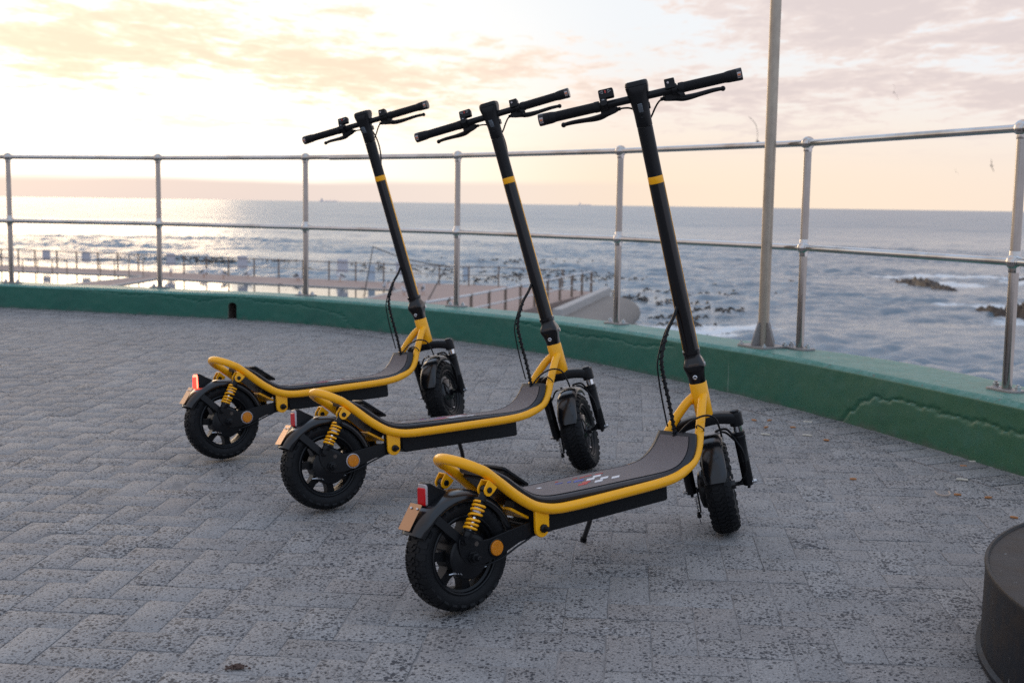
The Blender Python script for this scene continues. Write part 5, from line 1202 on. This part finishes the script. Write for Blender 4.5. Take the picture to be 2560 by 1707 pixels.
def gull_stand(x, y, yaw, s_, lab):
    rt = empty('standing_gull', (x, y, DK)); rt.rotation_euler = (0, 0, R(yaw)); tag(rt, lab, 'bird', 'gulls standing on the pool terrace')
    obj('body', MB().lathe([(0.0, -0.26 * s_), (0.03 * s_, -0.22 * s_), (0.08 * s_, -0.08 * s_), (0.095 * s_, 0.04 * s_), (0.07 * s_, 0.14 * s_), (0.0, 0.20 * s_)], (0, 0, 0.26 * s_), (0.95, 0, 0.3), 12), 'gull_white', rt)
    obj('head', MB().lathe([(0, -0.06 * s_), (0.05 * s_, -0.02 * s_), (0.052 * s_, 0.02 * s_), (0.02 * s_, 0.06 * s_), (0.0, 0.13 * s_)], (0.17 * s_, 0, 0.40 * s_), (1, 0, -0.1), 10), 'gull_white', rt)
    obj('wing', MB().lathe([(0, -0.30 * s_), (0.05 * s_, -0.12 * s_), (0.085 * s_, 0.02 * s_), (0, 0.10 * s_)], (-0.04 * s_, 0, 0.29 * s_), (0.95, 0, 0.22), 10), 'gull_dark', rt)
    for sd in (-1, 1): obj('leg', MB().tube([(0, sd * 0.035 * s_, 0.0), (0, sd * 0.035 * s_, 0.2 * s_)], 0.010 * s_, 6), 'butt_orange', rt)
G = [(-19.19, 67.79), (-17.08, 66.8), (-15.81, 66.0), (-14.58, 66.56), (-11.52, 64.9), (-11.63, 65.3), (-9.29, 65.0), (-6.2, 58.2), (-5.7, 57.0), (-5.0, 55.5), (-4.7, 58.8), (-4.2, 56.4)]
ORD = ['first', 'second', 'third', 'fourth', 'fifth', 'sixth', 'seventh', 'eighth', 'ninth', 'tenth', 'eleventh', 'twelfth']
G.sort(key=lambda p: p[0] / p[1])
for i, (x, y) in enumerate(G): gull_stand(x, y, rk.uniform(0, 360), rk.uniform(0.95, 1.2), 'small white and grey gull on the pool terrace, %s from the left' % ORD[i])

# ------------------------------------------------------------------ low black drum at the right edge
dx_, dy_ = 1.65, 2.10
drum = empty('steel_drum', (dx_, dy_, gz(dx_, dy_))); tag(drum, 'low wide black steel drum with raised rim cut by the right edge', 'drum')
obj('body', MB().lathe([(0.742, -0.01), (0.750, 0.0), (0.752, 0.012), (0.743, 0.016), (0.742, 0.150), (0.743, 0.168), (0.744, 0.176), (0.742, 0.180), (0.737, 0.1805), (0.734, 0.176)], (0, 0, 0), Z_, 128), 'drum_steel', drum, angle=40)
obj('lid', MB().lathe([(0.735, 0.1755), (0.70, 0.1745), (0.35, 0.1755), (0.0, 0.176)], (0, 0, 0), Z_, 128), 'drum_steel', drum, angle=40)

# ------------------------------------------------------------------ litter on the pavers
LIT = [(0.94, 4.61), (1.0, 4.61), (0.96, 4.48), (1.06, 4.48), (1.13, 4.26), (1.07, 3.70), (1.48, 3.88), (1.33, 3.52), (1.41, 3.49), (1.40, 3.28)]
LIT.sort(key=lambda p: p[0] / p[1])
for i, (x, y) in enumerate(LIT):
    o = obj('cigarette_butt', MB().tube([(-0.010, 0, 0), (0.002, 0, 0.0004), (0.010, 0.001, 0)], [0.0030, 0.0034, 0.0026], 8), 'butt_orange'); o.location = (x, y, gz(x, y) + 0.004); o.rotation_euler = (0, 0, rk.uniform(-0.8, 0.8))
    tag(o, 'small orange cigarette butt on the pavers by the wall, %s from the left' % ORD[i], 'litter', 'orange cigarette butts')
for i, (x, y) in enumerate([(0.93, 4.35), (1.08, 4.34), (1.14, 4.58), (1.41, 3.70), (1.54, 3.94)]):
    o = obj('paper_butt', MB().tube([(-0.017, 0, 0), (0.0, 0.001, 0.0004), (0.017, 0, 0)], 0.0036, 8), 'butt_white'); o.location = (x, y, gz(x, y) + 0.004); o.rotation_euler = (0, 0, rk.uniform(-0.5, 0.3))
    tag(o, 'pale paper cigarette end on the pavers by the wall, %s from the left' % ORD[i], 'litter', 'pale cigarette ends')
o = obj('string_curl', MB().tube(catmull([(-0.022, 0.014, 0.006), (-0.018, -0.004, 0.001), (0.0, -0.012, 0), (0.016, -0.004, 0.002), (0.018, 0.012, 0.007)], 6), 0.0026, 6), 'string'); o.location = (1.29, 3.52, gz(1.29, 3.52) + 0.004); tag(o, 'curled piece of pale string on the pavers by the wall', 'litter')

mat('brown_leaf', (0.075, 0.045, 0.035), 0.9)
m = MB(); rl = random.Random(4)
for _ in range(60):
    a = rl.uniform(0, 6.28); r_ = abs(rl.gauss(0, 0.4)); x, y = 0.022 * r_ * math.cos(a) * 1.2, 0.014 * r_ * math.sin(a); q = rl.uniform(0, 3.14)
    c = Vector((x, y, 0.002 + 0.006 * max(0, 1 - r_) * rl.random())); l_ = rl.uniform(0.003, 0.007)
    m.tube([c - Vector((math.cos(q), math.sin(q), 0)) * l_, c + Vector((0, 0, 0.0012)), c + Vector((math.cos(q), math.sin(q), 0)) * l_], [0.0008, 0.0022, 0.0008], 5)
o = obj('leaf_clump', m, 'brown_leaf'); o.location = (-0.515, 2.222, gz(-0.515, 2.222)); tag(o, 'small dry brown clump on the pavers in the left foreground', 'litter')
